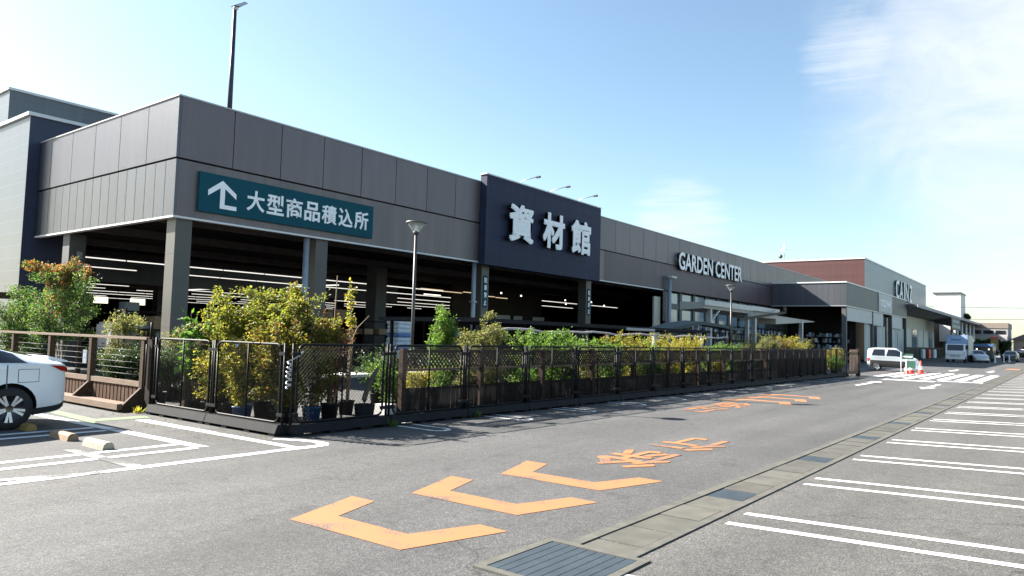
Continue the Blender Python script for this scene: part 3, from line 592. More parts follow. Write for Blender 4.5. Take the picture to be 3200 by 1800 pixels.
# ---- tower and taller block behind its left end
t = thing('corner_tower', 'blue-grey clad tower with white coping at the hall corner', 'building', (11.1, 33.5, 0), world=True)
mb = MB(); mb.box(11.12, 13.2, 33.5, 33.62, 0, 10.1); mb.box(13.2, 18, 33.5, 33.62, 5.55, 10.1); mb.box(13.1, 13.2, 33.63, 95, 0, 5.4); mb.build('front_wall', M['tower_shaded'], t)
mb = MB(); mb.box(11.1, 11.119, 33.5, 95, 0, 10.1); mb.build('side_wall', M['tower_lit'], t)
mb = MB(); mb.box(11.0, 18, 33.4, 33.7, 10.1, 10.24); mb.box(11.0, 11.4, 33.7, 95, 10.1, 10.24); mb.build('coping', M['white_trim'], t)
mb = MB(); mb.box(11.3, 18, 33.7, 60, 9.7, 9.9); mb.build('roof', M['interior'], t)
t = thing('rear_block', 'taller grey block with pale coping rising behind the tower', 'building', (12.95, 42, 0), world=True)
mb = MB(); mb.box(12.96, 40, 42.0, 42.15, 4, 13.3); mb.build('front_wall', M['grey_clad'], t)
mb = MB(); mb.box(12.94, 12.959, 42.0, 75, 4, 13.3); mb.build('side_wall', M['tower_lit'], t)
mb = MB(); mb.box(12.85, 40, 41.92, 42.3, 13.3, 13.42); mb.box(12.85, 13.2, 42.3, 75, 13.3, 13.42); mb.build('coping', M['white_trim'], t)
mb = MB(); mb.box(12.96, 40, 42.15, 75, 12.9, 13.1); mb.build('roof', M['interior'], t)
# lamp mast on the hall roof
t = thing('roof_mast', 'tall dark mast with a flood lamp head on the hall roof', 'mast', (14.45, 24.4, 9), world=True)
MB().tube([(14.45, 24.4, 8.3), (14.45, 24.4, 13.45)], [0.10, 0.07], 10).build('pole', mat('mast_blue', (0.022, 0.026, 0.05), 0.5), t)
mb = MB(); mb.lathe([(0.05, -0.05), (0.09, -0.03), (0.09, 0.03), (0.05, 0.05), (0.05, -0.05)], (14.45, 24.35, 13.52), 14, 'Y'); mb.build('bracket', M['galv'], t)
mb = MB(); mb.prism([(14.35, 24.25, 13.58), (14.75, 24.25, 13.86), (14.90, 24.25, 13.84), (14.60, 24.25, 13.60)], (0, 0.28, 0)); mb.build('lamp_head', M['galv'], t)

# ---- cycle park block, box store and canopy further along
CX, CY = 69.8, 15.74
t = thing('cycle_block', 'low charcoal block in front, with pale shutter boards below its fascia', 'building', (CX, CY, 0), world=True)
mb = MB(); mb.box(CX + 0.01, 100.5, CY, CY + 0.15, 5.2, 7.25); mb.build('fascia', M['charcoal_clad'], t)
mb = MB(); mb.box(CX - 0.02, CX + 0.008, CY, 22.38, 5.2, 7.25); mb.build('side_fascia', M['charcoal_side'], t)
mb = MB(); mb.box(CX - 0.08, 100.6, CY - 0.06, CY + 0.3, 7.25, 7.36); mb.box(CX - 0.08, CX + 0.3, CY + 0.3, 22.38, 7.25, 7.36); mb.build('coping', M['white_trim'], t)
mb = MB(); mb.box(CX - 0.04, 100.5, CY - 0.03, CY + 0.2, 5.12, 5.2); mb.box(CX - 0.04, CX + 0.1, CY + 0.2, 22.35, 5.12, 5.2); mb.build('lower_trim', M['galv'], t)
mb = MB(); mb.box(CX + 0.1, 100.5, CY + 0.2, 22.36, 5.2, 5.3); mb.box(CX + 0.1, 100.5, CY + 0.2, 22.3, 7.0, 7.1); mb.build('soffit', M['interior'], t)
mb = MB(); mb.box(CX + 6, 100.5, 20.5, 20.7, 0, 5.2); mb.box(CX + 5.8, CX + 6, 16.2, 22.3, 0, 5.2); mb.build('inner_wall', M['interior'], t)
for x in (CX + 0.05, 81.0, 91.0, 100.1): MB().box(x, x + 0.35, CY + 0.02, CY + 0.4, 0, 5.14).build('column', M['column_dark'], t)
for x0, x1, z0 in ((CX + 0.45, 80.9, 3.85), (81.5, 86.5, 3.75), (91.4, 97.5, 3.7)):
    MB().box(x0, x1, CY + 0.06, CY + 0.12, z0, 5.1).build('shutter_board', M['pale_board'], t)
for k, (x0, x1) in enumerate(((78.5, 80.8), (84.5, 88.5), (91.4, 95.5), (96.2, 99.8))):
    mb = MB(); n = 14
    pts = [(x0 + (x1 - x0) * i / n, CY + 0.30 + 0.10 * math.sin(i * 2.3)) for i in range(n + 1)]
    for i in range(n): mb.add([(pts[i][0], pts[i][1], 0.1), (pts[i + 1][0], pts[i + 1][1], 0.1), (pts[i + 1][0], pts[i + 1][1], 3.75), (pts[i][0], pts[i][1], 3.75)], [(0, 1, 2, 3)], True)
    mb.build('strip_curtain', M['curtain'], t)
sg = thing('cycle_sign', 'pale square sign reading CYCLE PARK on the charcoal fascia', 'sign', (83.4, CY - 0.08, 5.3), world=True)
MB().box(83.6, 90.8, CY - 0.08, CY - 0.01, 5.24, 7.2).build('panel', M['sign_grey'], sg); mb = MB(); wall_text(mb, 'CYCLE PARK', 84.3, CY - 0.082, 5.85, 5.8, 0.75, 0.02, 0.02); mb.build('lettering', M['sign_white'], sg)
t = thing('box_store', 'high silver and red box of the main store', 'building', (110, BY, 0), world=True)
mb = MB(); mb.box(110.02, 165, BY, BY + 0.2, 0, 13.75); mb.build('front_wall', M['silver_clad'], t)
mb = MB(); mb.box(109.98, 110.018, BY, 70, 0, 13.75); mb.build('side_wall', M['red_clad'], t)
mb = MB(); mb.box(109.9, 165.1, BY - 0.08, BY + 0.4, 13.75, 13.95); mb.box(109.9, 110.4, BY + 0.4, 70, 13.75, 13.95); mb.build('coping', M['white_trim'], t)
mb = MB(); mb.box(110.1, 165, BY + 0.3, 70, 13.2, 13.5); mb.box(164.8, 165, BY + 0.2, 70, 0, 13.7); mb.build('roof', M['interior'], t)
sg = thing('store_name_sign', 'white raised CAINZ lettering with dark green edges on the silver wall', 'sign', (132, BY - 0.4, 9), world=True)
for i, ch in enumerate('CAINZ'):
    x, w = ((131.6, 3.3), (135.1, 3.3), (138.9, 0.8), (140.3, 3.4), (144.2, 3.1))[i]
    mb = MB(); bold_text(mb, ch, x, BY - 0.1, 9.45, w * 0.86, 3.05, 0.18, 0.05, 1); mb.build('letter', [M['sign_white'], M['green_letter_side']], sg)
a = thing('roof_aerial', 'thin aerial mast with a small dish above the red wall', 'aerial', (110.4, 33.5, 13.9), world=True)
MB().tube([(110.4, 33.5, 13.9), (110.4, 33.5, 16.6)], 0.05, 6).tube([(110.4, 33.0, 15.6), (110.4, 34.1, 15.6)], 0.03, 5).tube([(110.4, 33.1, 16.4), (110.4, 33.5, 16.4)], 0.03, 5).build('mast', M['galv'], a)
MB().lathe([(0.0, 0.0), (0.2, 0.05), (0.32, 0.16)], (110.1, 34.0, 14.6), 12, 'X').build('dish', M['lamp_metal'], a)
# canopy and entrance
t = thing('entrance_building', 'canopied store entrance with pale curtain wall and white posts', 'building', (100.6, 15, 0), world=True)
mb = MB(); mb.prism([(100.6, 14.6, 6.55), (100.6, 14.6, 6.85), (100.6, 19.0, 7.25), (100.6, 19.0, 6.0)], (84, 0, 0)); mb.build('canopy', mat('canopy', (0.07, 0.065, 0.075), 0.5, var=0.1), t)
mb = MB(); mb.box(100.6, 184.6, 14.5, 14.597, 6.5, 6.9); mb.build('canopy_edge', M['grey_box'], t)
mb = MB()
for i in range(24): mb.bar((102 + 1.9 * i, 14.8, 6.50), (102 + 1.9 * i, 18.9, 5.96), 0.14, 0.12)
mb.build('canopy_slats', M['grey_box'], t)
mb = MB(); mb.box(100.6, 141, 18.0, 18.2, 0, 6.0); mb.build('curtain_wall', M['curtain_warm'], t)
for i in range(7):
    mb = MB(); mb.box(103.5 + 5.2 * i, 107.6 + 5.2 * i, 17.93, 17.99, 0.2, 4.2); mb.build('window', M['pane'] if i % 3 == 0 else M['curtain'], t)
mb = MB(); mb.box(141, 200, 22.0, 22.2, 0, 7); mb.box(141, 141.2, 18, 22, 0, 6); mb.build('entrance_wall', M['interior'], t)
for x in (143, 150, 157, 164, 171, 178): MB().tube([(x, 15.6, 0), (x, 15.6, 6.6)], 0.22, 10).build('post', M['white_trim'], t)
sg = thing('entrance_sign', 'dark green sign with two rows of pale strokes under the canopy', 'sign', (143, 14.3, 5), world=True)
MB().box(132.0, 143.5, 14.42, 14.49, 4.5, 6.45).build('panel', M['column_dark'], sg)
mb = MB()
for r, z in enumerate((5.65, 4.85)):
    for i in range(5 + r): mb.box(133.2 + 1.75 * i - r * 0.3, 134.4 + 1.75 * i - r * 0.3, 14.40, 14.418, z, z + 0.5)
mb.build('strokes', mat('sign_stroke', (0.30, 0.42, 0.38), 0.5), sg)
rl = thing('railing', 'black slatted railing along the entrance wall', 'railing', (101, 16.5, 0), world=True)
mb = MB()
for i in range(60): mb.box(101 + 0.65 * i, 101.3 + 0.65 * i, 16.48, 16.52, 0.15, 1.5)
mb.build('slats', M['black_metal'], rl); mb = MB(); mb.box(101, 140, 16.44, 16.56, 1.5, 1.62); mb.box(101, 140, 16.44, 16.56, 0.06, 0.15); mb.build('rails', M['black_metal'], rl)
for i, (x, mm, lb) in enumerate(((121, 'pot_terracotta', 'red goods sack leaning on the railing'), (115.5, 'bag_white', 'white goods sack at the railing, beside the red sack'), (126.5, 'bag_white', 'white goods sack at the far end of the railing'))):
    tag(MB().bevbox(x, x + 2.2, 16.1, 16.4, 0.05, 1.35, 0.06).build('goods_sack', M['cone_red'] if i == 0 else M[mm]), lb, 'sack', 'sacks along the railing')
w = thing('water_tank_house', 'white rooftop plant room with a dark flat cap', 'plant room', (180, 18, 6), world=True)
MB().box(180, 189, 18.0, 23.0, 3, 13.2).build('wall', M['white_wall'], w); MB().box(179.8, 189.2, 17.9, 23.1, 13.2, 13.5).build('cap', M['column_dark'], w)
MB().box(180, 188, 23.02, 26.0, 3, 9.8).build('lean_to', M['white_wall'], w)

# ------------------------------------------------------------------ wire fence on black bases
PW = 2.05
def rrect(x0, x1, z0, z1, r, y=0, n=5):
    P = []
    for cx, cz, a0 in ((x1 - r, z1 - r, 0), (x0 + r, z1 - r, 90), (x0 + r, z0 + r, 180), (x1 - r, z0 + r, 270)):
        for i in range(n + 1): a = rad(a0 + 90 * i / n); P.append((cx + r * math.cos(a), y, cz + r * math.sin(a)))
    return P + [P[0]]
fp = thing('wire_fence_panel', 'x', 'fence panel', (0, 0, 0), 'black wire fence panels round the garden yard')
MB().tube(rrect(0.12, PW - 0.12, 0.20, 1.42, 0.12), 0.019, 8).build('frame', M['black_metal'], fp)
MB().tube([(PW / 2, 0, 0.21), (PW / 2, 0, 1.41)], 0.016, 6).build('middle_bar', M['black_metal'], fp)
mb = MB(); w0, w1, z0, z1, st = 0.13, PW - 0.13, 0.21, 1.41, 0.056
W_, H_ = w1 - w0, z1 - z0
for sgn in (1, -1):
    c = -H_
    while c < W_:
        # wire x = c + s, z = s (sgn 1) or mirrored
        s0, s1 = max(0, -c), min(H_, W_ - c)
        if s1 - s0 > 0.02:
            xa, xb = (c + s0, c + s1) if sgn == 1 else (W_ - c - s0, W_ - c - s1)
            mb.bar((w0 + xa, 0.004 * sgn, z0 + s0), (w0 + xb, 0.004 * sgn, z0 + s1), 0.0027)
        c += st * 1.25
mb.build('wire_mesh', M['wire'], fp)
for x in (0.03, PW - 0.03):
    MB().tube([(x, 0, 0.10), (x, 0, 1.44)], 0.021, 8).build('post', M['black_metal'], fp)
for z in (0.30, 1.25):
    MB().box(0.0, 0.15, -0.03, 0.03, z, z + 0.05).build('clamp', M['black_base'], fp); MB().box(PW - 0.15, PW, -0.03, 0.03, z, z + 0.05).build('clamp', M['black_base'], fp)
mb = MB(); mb.prism([(0.01, -0.14, 0.05), (0.01, 0.14, 0.05), (0.01, 0.09, 0.18), (0.01, -0.09, 0.18)], (PW - 0.02, 0, 0))
for x in (0.04, 0.70, 1.36, 1.86): mb.box(x, x + 0.15, -0.13, 0.13, 0.0, 0.049)
mb.build('base', M['black_base'], fp)
FX, FY = 6.92, 9.64
for i in range(17):
    lb = 'black wire mesh fence panel on the road side, %s from the corner' % ORD[i]
    loc = (FX + 0.06 + PW * i, FY - 0.012 * i, 0)
    if i == 0: fp.location = loc; fp['label'] = lb
    else: dup(fp, loc, -0.006, lb)
for i in range(2):
    dup(fp, (FX, FY + 0.06 + PW * (i + 0), 0), rad(90), 'black wire mesh fence panel on the parking side, %s from the corner' % ORD[i])
# grey cable tied round the corner post
cb = MB(); P = []
for i in range(40):
    a = i * 0.9; P.append((FX + 0.036 * math.cos(a) + 0.01 + random.uniform(-0.012, 0.012), FY - 0.02 + 0.036 * math.sin(a), 1.18 - 0.011 * i + random.uniform(-0.02, 0.02)))
cb.tube([(FX + 0.28, FY, 1.31), (FX + 0.12, FY - 0.03, 1.22)] + P, 0.013, 6)
tag(cb.build('cable', M['galv']), 'grey cable wound round the corner post of the wire fence', 'cable')

# brown timber fence with lattice top behind the wire fence
lf = thing('lattice_fence_panel', 'x', 'fence panel', (0, 0, 0), 'brown lattice fence panels behind the wire fence')
LW = 2.3
MB().box(0.0, 0.11, -0.055, 0.055, 0, 1.36).build('post', M['wood_post'], lf)
MB().box(0.11, LW, -0.03, 0.03, 1.27, 1.33).build('top_rail', M['wood_dark'], lf)
MB().box(0.11, LW, -0.03, 0.03, 0.92, 0.97).build('middle_rail', M['wood_rail'], lf)
mb = MB(); x0, x1, z0, z1 = 0.115, LW - 0.005, 0.975, 1.265
for sgn in (1, -1):
    c = -(z1 - z0)
    while c < x1 - x0:
        s0, s1 = max(0, -c), min(z1 - z0, x1 - x0 - c)
        if s1 - s0 > 0.03:
            xa, xb = (c + s0, c + s1) if sgn == 1 else (x1 - x0 - c - s0, x1 - x0 - c - s1)
            mb.bar((x0 + xa, 0.008 * sgn, z0 + s0), (x0 + xb, 0.008 * sgn, z0 + s1), 0.026, 0.012, up=(0, 1, 0))
        c += 0.105
mb.build('lattice', M['wood_dark'], lf)
mb = MB()
for i in range(15): mb.box(0.12 + 0.145 * i, 0.12 + 0.145 * i + 0.125, -0.02, 0.02, 0.06, 0.60)
mb.box(0.11, LW, 0.02, 0.05, 0.52, 0.58); mb.build('skirt_planks', M['wood_dark'], lf)
solid = thing('board_fence_panel', 'x', 'fence panel', (0, 0, 0), 'dark close-boarded fence panels behind the wire fence')
MB().box(0.0, 0.11, -0.055, 0.055, 0, 1.40).build('post', M['wood_post'], solid)
mb = MB()
for i in range(15): mb.box(0.12 + 0.145 * i, 0.12 + 0.145 * i + 0.135, -0.02, 0.02, 0.06, 1.3)
mb.build('boards', M['wood_dark'], solid); MB().box(0.11, LW, -0.04, 0.04, 1.3, 1.36).build('top_rail', M['wood_dark'], solid)
nl = nb = 0
for i in range(13):
    x = 9.72 + LW * i; y = 10.05 - 0.006 * i
    if i < 9:
        lb = 'brown lattice-topped timber fence panel, %s from the corner' % ORD[nl]
        if nl == 0: lf.location = (x, y, 0); lf['label'] = lb
        else: dup(lf, (x, y, 0), 0, lb)
        nl += 1
    else:
        lb = 'dark close-boarded fence panel, %s past the lattice' % ORD[nb]
        if nb == 0: solid.location = (x, y, 0); solid['label'] = lb
        else: dup(solid, (x, y, 0), 0, lb)
        nb += 1
eg = thing('end_gate', 'brown slatted timber gate at the far end of the wire fence', 'gate', (41.4, 9.2, 0), world=True)
mb = MB()
for i in range(9): mb.box(41.5 + 0.2 * i, 41.62 + 0.2 * i, 9.16, 9.20, 0.1, 1.42)
mb.build('slats', M['wood_rail'], eg); MB().box(41.4, 43.4, 9.205, 9.26, 1.2, 1.3).box(41.4, 43.4, 9.205, 9.26, 0.2, 0.3).build('rails', M['wood'], eg); MB().box(43.35, 43.5, 9.1, 9.3, 0, 1.5).build('post', M['wood_dark'], eg)
bf = thing('lattice_side_fence', 'short brown lattice screen behind the parking-side wire fence', 'fence', (7.5, 13.1, 0), world=True)
mb = MB(); 
for sgn in (1, -1):
    for i in range(-3, 9): 
        a = 0.12 * i; y0 = 12.55 + max(0, a); 
        s0, s1 = max(0, -a), min(0.34, 1.0 - a)
        if s1 > s0: mb.bar((7.5, 12.55 + (a + s0 if sgn == 1 else 1.0 - a - s0), 0.98 + s0), (7.5, 12.55 + (a + s1 if sgn == 1 else 1.0 - a - s1), 0.98 + s1), 0.026, 0.012, up=(1, 0, 0))
mb.build('lattice', M['wood_dark'], bf); MB().box(7.46, 7.54, 12.5, 13.6, 1.32, 1.38).box(7.46, 7.54, 12.5, 13.6, 0.92, 0.98).build('rails', M['wood'], bf); MB().box(7.44, 7.56, 13.6, 13.72, 0, 1.4).build('post', M['wood'], bf); MB().box(7.44, 7.56, 12.38, 12.5, 0, 1.4).build('post', M['wood'], bf)

# ------------------------------------------------------------------ timber fence beside the parked car
wf = thing('timber_fence', 'brown timber fence with wires, plank skirt and sloping ledge', 'fence', (7.0, 14.3, 0), world=True)
POSTS = [14.3, 16.6, 18.75, 21.0, 23.3, 25.6]
for y in POSTS:
    mb = MB(); mb.box(6.94, 7.06, y, y + 0.12, 0, 1.38); mb.build('post', M['wood'], wf)
    mb = MB(); mb.prism([(6.54, y + 0.02, 0.0), (6.54, y + 0.02, 0.06), (6.935, y + 0.02, 0.44), (6.935, y + 0.02, 0.0)], (0, 0.07, 0)); mb.build('brace', M['wood'], wf)
MB().box(6.93, 7.07, 14.2, 26, 1.382, 1.43).build('top_rail', M['wood_rail'], wf)
for a, c in zip(POSTS[:-1], POSTS[1:]):
    MB().box(6.955, 7.01, a + 0.125, c - 0.005, 0.46, 0.56).build('middle_rail', M['wood_rail'], wf)
    mb = MB(); n = int((c - a - 0.15) / 0.16)
    for i in range(n): mb.box(6.98, 7.005, a + 0.14 + 0.16 * i, a + 0.14 + 0.16 * i + 0.12, 0.1, 0.455)
    mb.build('skirt_planks', M['wood_plank'], wf)
    mb = MB()
    for z in (0.68, 0.80, 0.92, 1.04, 1.16, 1.28): mb.tube([(7.0, a + 0.1, z), (7.0, c, z)], 0.0035, 5)
    mb.build('wires', M['lamp_cap'], wf)
mb = MB(); mb.box(6.50, 6.60, 14.3, 26, 0.05, 0.16); mb.box(6.605, 6.93, 14.45, 26, 0.10, 0.13); mb.build('ledge', M['wood_rail'], wf)
gp = thing('gate_post', 'thick dark timber post where the two fences meet', 'post', (7.02, 14.05, 0), world=True)
MB().box(6.93, 7.10, 13.96, 14.14, 0, 1.40).build('shaft', M['wood_dark'], gp); MB().tube([(6.90, 14.1, 0.5), (6.90, 14.1, 1.3)], 0.016, 6).tube([(6.92, 14.0, 1.4), (6.92, 14.0, 1.72)], 0.02, 6).build('bolt_rod', M['black_metal'], gp)

# ------------------------------------------------------------------ plants
def leaf(mb, p, d, n, l, w):
    """one folded leaf: base p, direction d, surface normal n"""
    d = d.normalized(); s = d.cross(n)
    if s.length < 1e-4: s = Vector((1, 0, 0))
    s.normalize(); n = s.cross(d)
    o = len(mb.v); m = p + d * l * 0.5 - n * w * 0.18
    mb.v += [tuple(p), tuple(p + d * l * 0.45 + s * w * 0.5), tuple(p + d * l), tuple(p + d * l * 0.45 - s * w * 0.5), tuple(m)]
    for f in ((0, 1, 4), (1, 2, 4), (2, 3, 4), (3, 0, 4)): mb.f.append([o + i for i in f]); mb.mi.append(mb.cur); mb.sm.append(False)
def rv(): 
    while True:
        v = Vector((random.uniform(-1, 1), random.uniform(-1, 1), random.uniform(-1, 1)))
        if 0.05 < v.length < 1: return v
def crown(mb, sprigs, n, l, w, spread=0.12, droop=0.25):
    """leaves clustered along sprigs [(start, end)]"""
    l *= 0.84; w *= 0.92
    for k in range(int(n * 4.2)):
        a, b_ = random.choice(sprigs); t_ = random.random() ** 0.7; p = a.lerp(b_, t_) + rv() * spread
        d = (rv() + (b_ - a).normalized() * 0.6 - Vector((0, 0, droop))); nn = Vector((0, 0, 1)) + rv() * 0.8
        f = random.uniform(0.6, 1.25); leaf(mb, p, d, nn, l * f, w * f)
def shrub(name, label, cat, x, y, h, r, leafm, n, l, w, stems=5, pot='pot_black', potr=0.16, poth=0.28, base=None, tip=None, group=None, spread=0.13, droop=0.25, bark='bark', z0=0.0, lean=(0, 0), flat=1.0, up=0.45, sprays=7):
    """potted plant: pot, stems that branch, leaves on the branches"""
    t = thing(name, label, cat, (x, y, z0), group)
    zb = 0.0
    if pot:
        mb = MB(); mb.lathe([(0, 0), (potr * 0.78, 0), (potr, poth * 0.92), (potr * 1.06, poth * 0.92), (potr * 1.06, poth), (potr * 0.92, poth), (potr * 0.9, poth - 0.04), (0, poth - 0.04)], (0, 0, 0), 16); mb.build('pot', M[pot], t); zb = poth - 0.05
    sm = MB(); sprigs = []
    lo = base if base is not None else zb + 0.12
    for i in range(stems):
        a = 2 * math.pi * (i + random.random() * 0.7) / stems; rr = r * random.uniform(0.25, 0.8); hh = lo + (h - lo) * random.uniform(0.6, 0.92)
        top = Vector((rr * math.cos(a) + lean[0], rr * math.sin(a) * flat + lean[1], hh)); bot = Vector((random.uniform(-0.04, 0.04), random.uniform(-0.04, 0.04), zb))
        mid = bot.lerp(top, 0.5) + Vector((random.uniform(-0.08, 0.08), random.uniform(-0.08, 0.08), 0.08)); sm.tube([bot, mid, top], [0.016, 0.011, 0.005], 6, False)
        for j in range(sprays):
            t_ = random.uniform(0.05, 1.0); s0 = (bot.lerp(mid, t_ * 2) if t_ < 0.5 else mid.lerp(top, t_ * 2 - 1))
            if s0.z < lo: s0.z = lo + random.random() * 0.1
            a2 = random.uniform(0, 2 * math.pi); ln = r * random.uniform(0.35, 0.75)
            s1 = s0 + Vector((ln * math.cos(a2), ln * math.sin(a2) * flat, ln * random.uniform(0.0, 1.0) * up * 2))
            s1.z = min(s1.z, h); sm.tube([s0, s1], [0.006, 0.002], 4, False); sprigs.append((s0, s1))
        sprigs.append((mid, top))
    sm.build('stem', M[bark], t)
    fm = MB(); k1 = n if not tip else int(n * 0.84)
    crown(fm, sprigs, k1, l, w, spread, droop); fm.build('foliage', M[leafm], t)
    if tip:
        hi = sorted(sprigs, key=lambda q: -q[1].z)[:max(3, len(sprigs) // 7)]; f2 = MB(); crown(f2, hi, n - k1, l, w, spread, droop); f2.build('tip_foliage', M[tip], t)
    return t
# tree in front of the tower, behind the timber fence
shrub('young_tree', 'bushy green young tree with red top leaves behind the timber fence', 'tree', 7.95, 20.9, 3.3, 1.0, 'leaf_tree', 3000, 0.085, 0.045, 6, 'pot_black', 0.25, 0.4, base=1.25, tip='leaf_red', spread=0.16, up=0.5, bark='bark_pale', sprays=10)
shrub('young_tree', 'low spreading green tree left of the red-topped tree', 'tree', 7.9, 23.4, 2.6, 1.1, 'leaf_tree', 2200, 0.085, 0.045, 6, 'pot_black', 0.25, 0.4, base=0.9, spread=0.16, sprays=9)
shrub('green_shrub', 'green shrub behind the timber fence, right of the red-topped tree', 'shrub', 8.2, 18.0, 2.0, 0.55, 'leaf_olive', 1100, 0.07, 0.035, 5, base=0.6)
shrub('green_shrub', 'small pale shrub close to the gate post', 'shrub', 8.6, 16.2, 1.75, 0.45, 'leaf_olive', 700, 0.07, 0.03, 5, base=0.5)
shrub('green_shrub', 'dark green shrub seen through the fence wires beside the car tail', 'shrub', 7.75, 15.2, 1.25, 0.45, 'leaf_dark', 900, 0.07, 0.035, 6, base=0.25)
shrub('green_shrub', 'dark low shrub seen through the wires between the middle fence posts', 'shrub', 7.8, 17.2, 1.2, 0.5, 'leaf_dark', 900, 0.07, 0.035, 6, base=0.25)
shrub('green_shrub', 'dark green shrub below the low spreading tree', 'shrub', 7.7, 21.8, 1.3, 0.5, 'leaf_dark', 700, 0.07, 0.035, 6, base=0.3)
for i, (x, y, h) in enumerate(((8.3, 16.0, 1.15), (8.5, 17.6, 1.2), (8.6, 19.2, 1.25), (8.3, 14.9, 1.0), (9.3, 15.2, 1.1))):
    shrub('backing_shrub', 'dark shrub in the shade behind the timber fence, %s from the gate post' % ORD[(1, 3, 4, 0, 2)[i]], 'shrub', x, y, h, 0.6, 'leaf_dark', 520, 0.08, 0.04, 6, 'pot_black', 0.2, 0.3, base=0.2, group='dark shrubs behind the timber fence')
# the autumn clump at the corner
AG = 'autumn coloured potted plants in the fence corner'
shrub('large_leaf_plant', 'glossy big-leaved green plant beside the hall corner column', 'plant', 7.42, 13.2, 2.05, 0.34, 'leaf_big', 120, 0.20, 0.12, 5, base=0.7, spread=0.10, droop=0.5)
MS = [(7.45, 12.0, 2.35, 0.55, 'leaf_maple', 1500, 'yellow-green maple nearest the big-leaved plant'), (7.85, 11.2, 2.55, 0.58, 'leaf_maple', 1800, 'tall yellow-green maple in the middle of the corner clump'),
      (8.15, 12.1, 2.66, 0.52, 'leaf_maple', 1500, 'tallest yellow-green maple at the back of the corner clump'), (7.5, 10.6, 1.9, 0.5, 'leaf_amber', 1500, 'amber leaved maple against the parking-side wire fence'),
      (8.25, 10.75, 2.2, 0.52, 'leaf_amber', 1500, 'amber maple in the road-side corner of the clump'), (8.55, 11.8, 2.62, 0.34, 'leaf_maple', 700, 'narrow yellow-green maple with amber tips'),
      (7.35, 11.5, 1.55, 0.4, 'leaf_yellow', 800, 'low yellow maple behind the parking-side wire mesh'), (8.85, 11.0, 2.15, 0.36, 'leaf_brown', 420, 'dull red-brown shrub at the right of the clump'),
      (7.4, 12.6, 1.25, 0.35, 'leaf_yellow', 600, 'small yellow-leaved plant under the big-leaved plant')]
for i, (x, y, h, r, m_, n, lb) in enumerate(MS):
    shrub('potted_maple' if i < 7 and m_ != 'leaf_brown' else 'potted_shrub', lb, 'maple' if i != 7 else 'shrub', x, y, h, r * 1.12, m_, n, 0.072, 0.055, 7, ('pot_black', 'pot_black', 'pot_black', 'pot_black', 'pot_blue', 'pot_black', 'pot_blue', 'pot_black', 'pot_black')[i], 0.17, 0.3, base=0.34, tip='leaf_amber' if i == 5 else None, group=AG, spread=0.11, up=0.6, sprays=9)
th = shrub('slender_tree', 'slender sapling with pale yellow leaves and one bare side branch', 'tree', 9.62, 11.45, 2.8, 0.15, 'leaf_yellow', 90, 0.075, 0.06, 2, base=1.75, spread=0.07, bark='bark_pale')
mb = MB(); mb.tube([(0.0, 0.0, 0.25), (0.02, 0, 1.2), (0.0, 0, 2.1)], [0.018, 0.014, 0.008], 6, False); mb.tube([(0.02, 0, 1.35), (0.22, 0.02, 1.72), (0.55, 0.05, 1.98)], [0.014, 0.01, 0.006], 6, False); mb.build('bare_branch', M['bark_pale'], th)
ds = thing('dark_stake', 'dark bare stake standing between the brown shrub and the sapling', 'stake', (9.3, 11.5, 0), world=True)
MB().tube([(9.3, 11.5, 0), (9.28, 11.5, 1.5), (9.31, 11.5, 2.75)], [0.02, 0.016, 0.01], 6).build('shaft', M['bark'], ds)
lt = thing('leaning_tree', 'leafless stump leaning in a pot just inside the corner of the wire fence', 'tree', (9.0, 10.2, 0), world=True)
MB().lathe([(0, 0), (0.15, 0), (0.19, 0.34), (0.17, 0.34), (0.16, 0.30), (0, 0.30)], (9.0, 10.2, 0), 16).build('pot', M['pot_black'], lt)
MB().tube([(9.0, 10.2, 0.3), (9.0, 10.22, 0.42), (9.14, 10.25, 0.72), (9.38, 10.3, 0.98)], [0.05, 0.05, 0.045, 0.03], 8).build('trunk', M['bark'], lt)
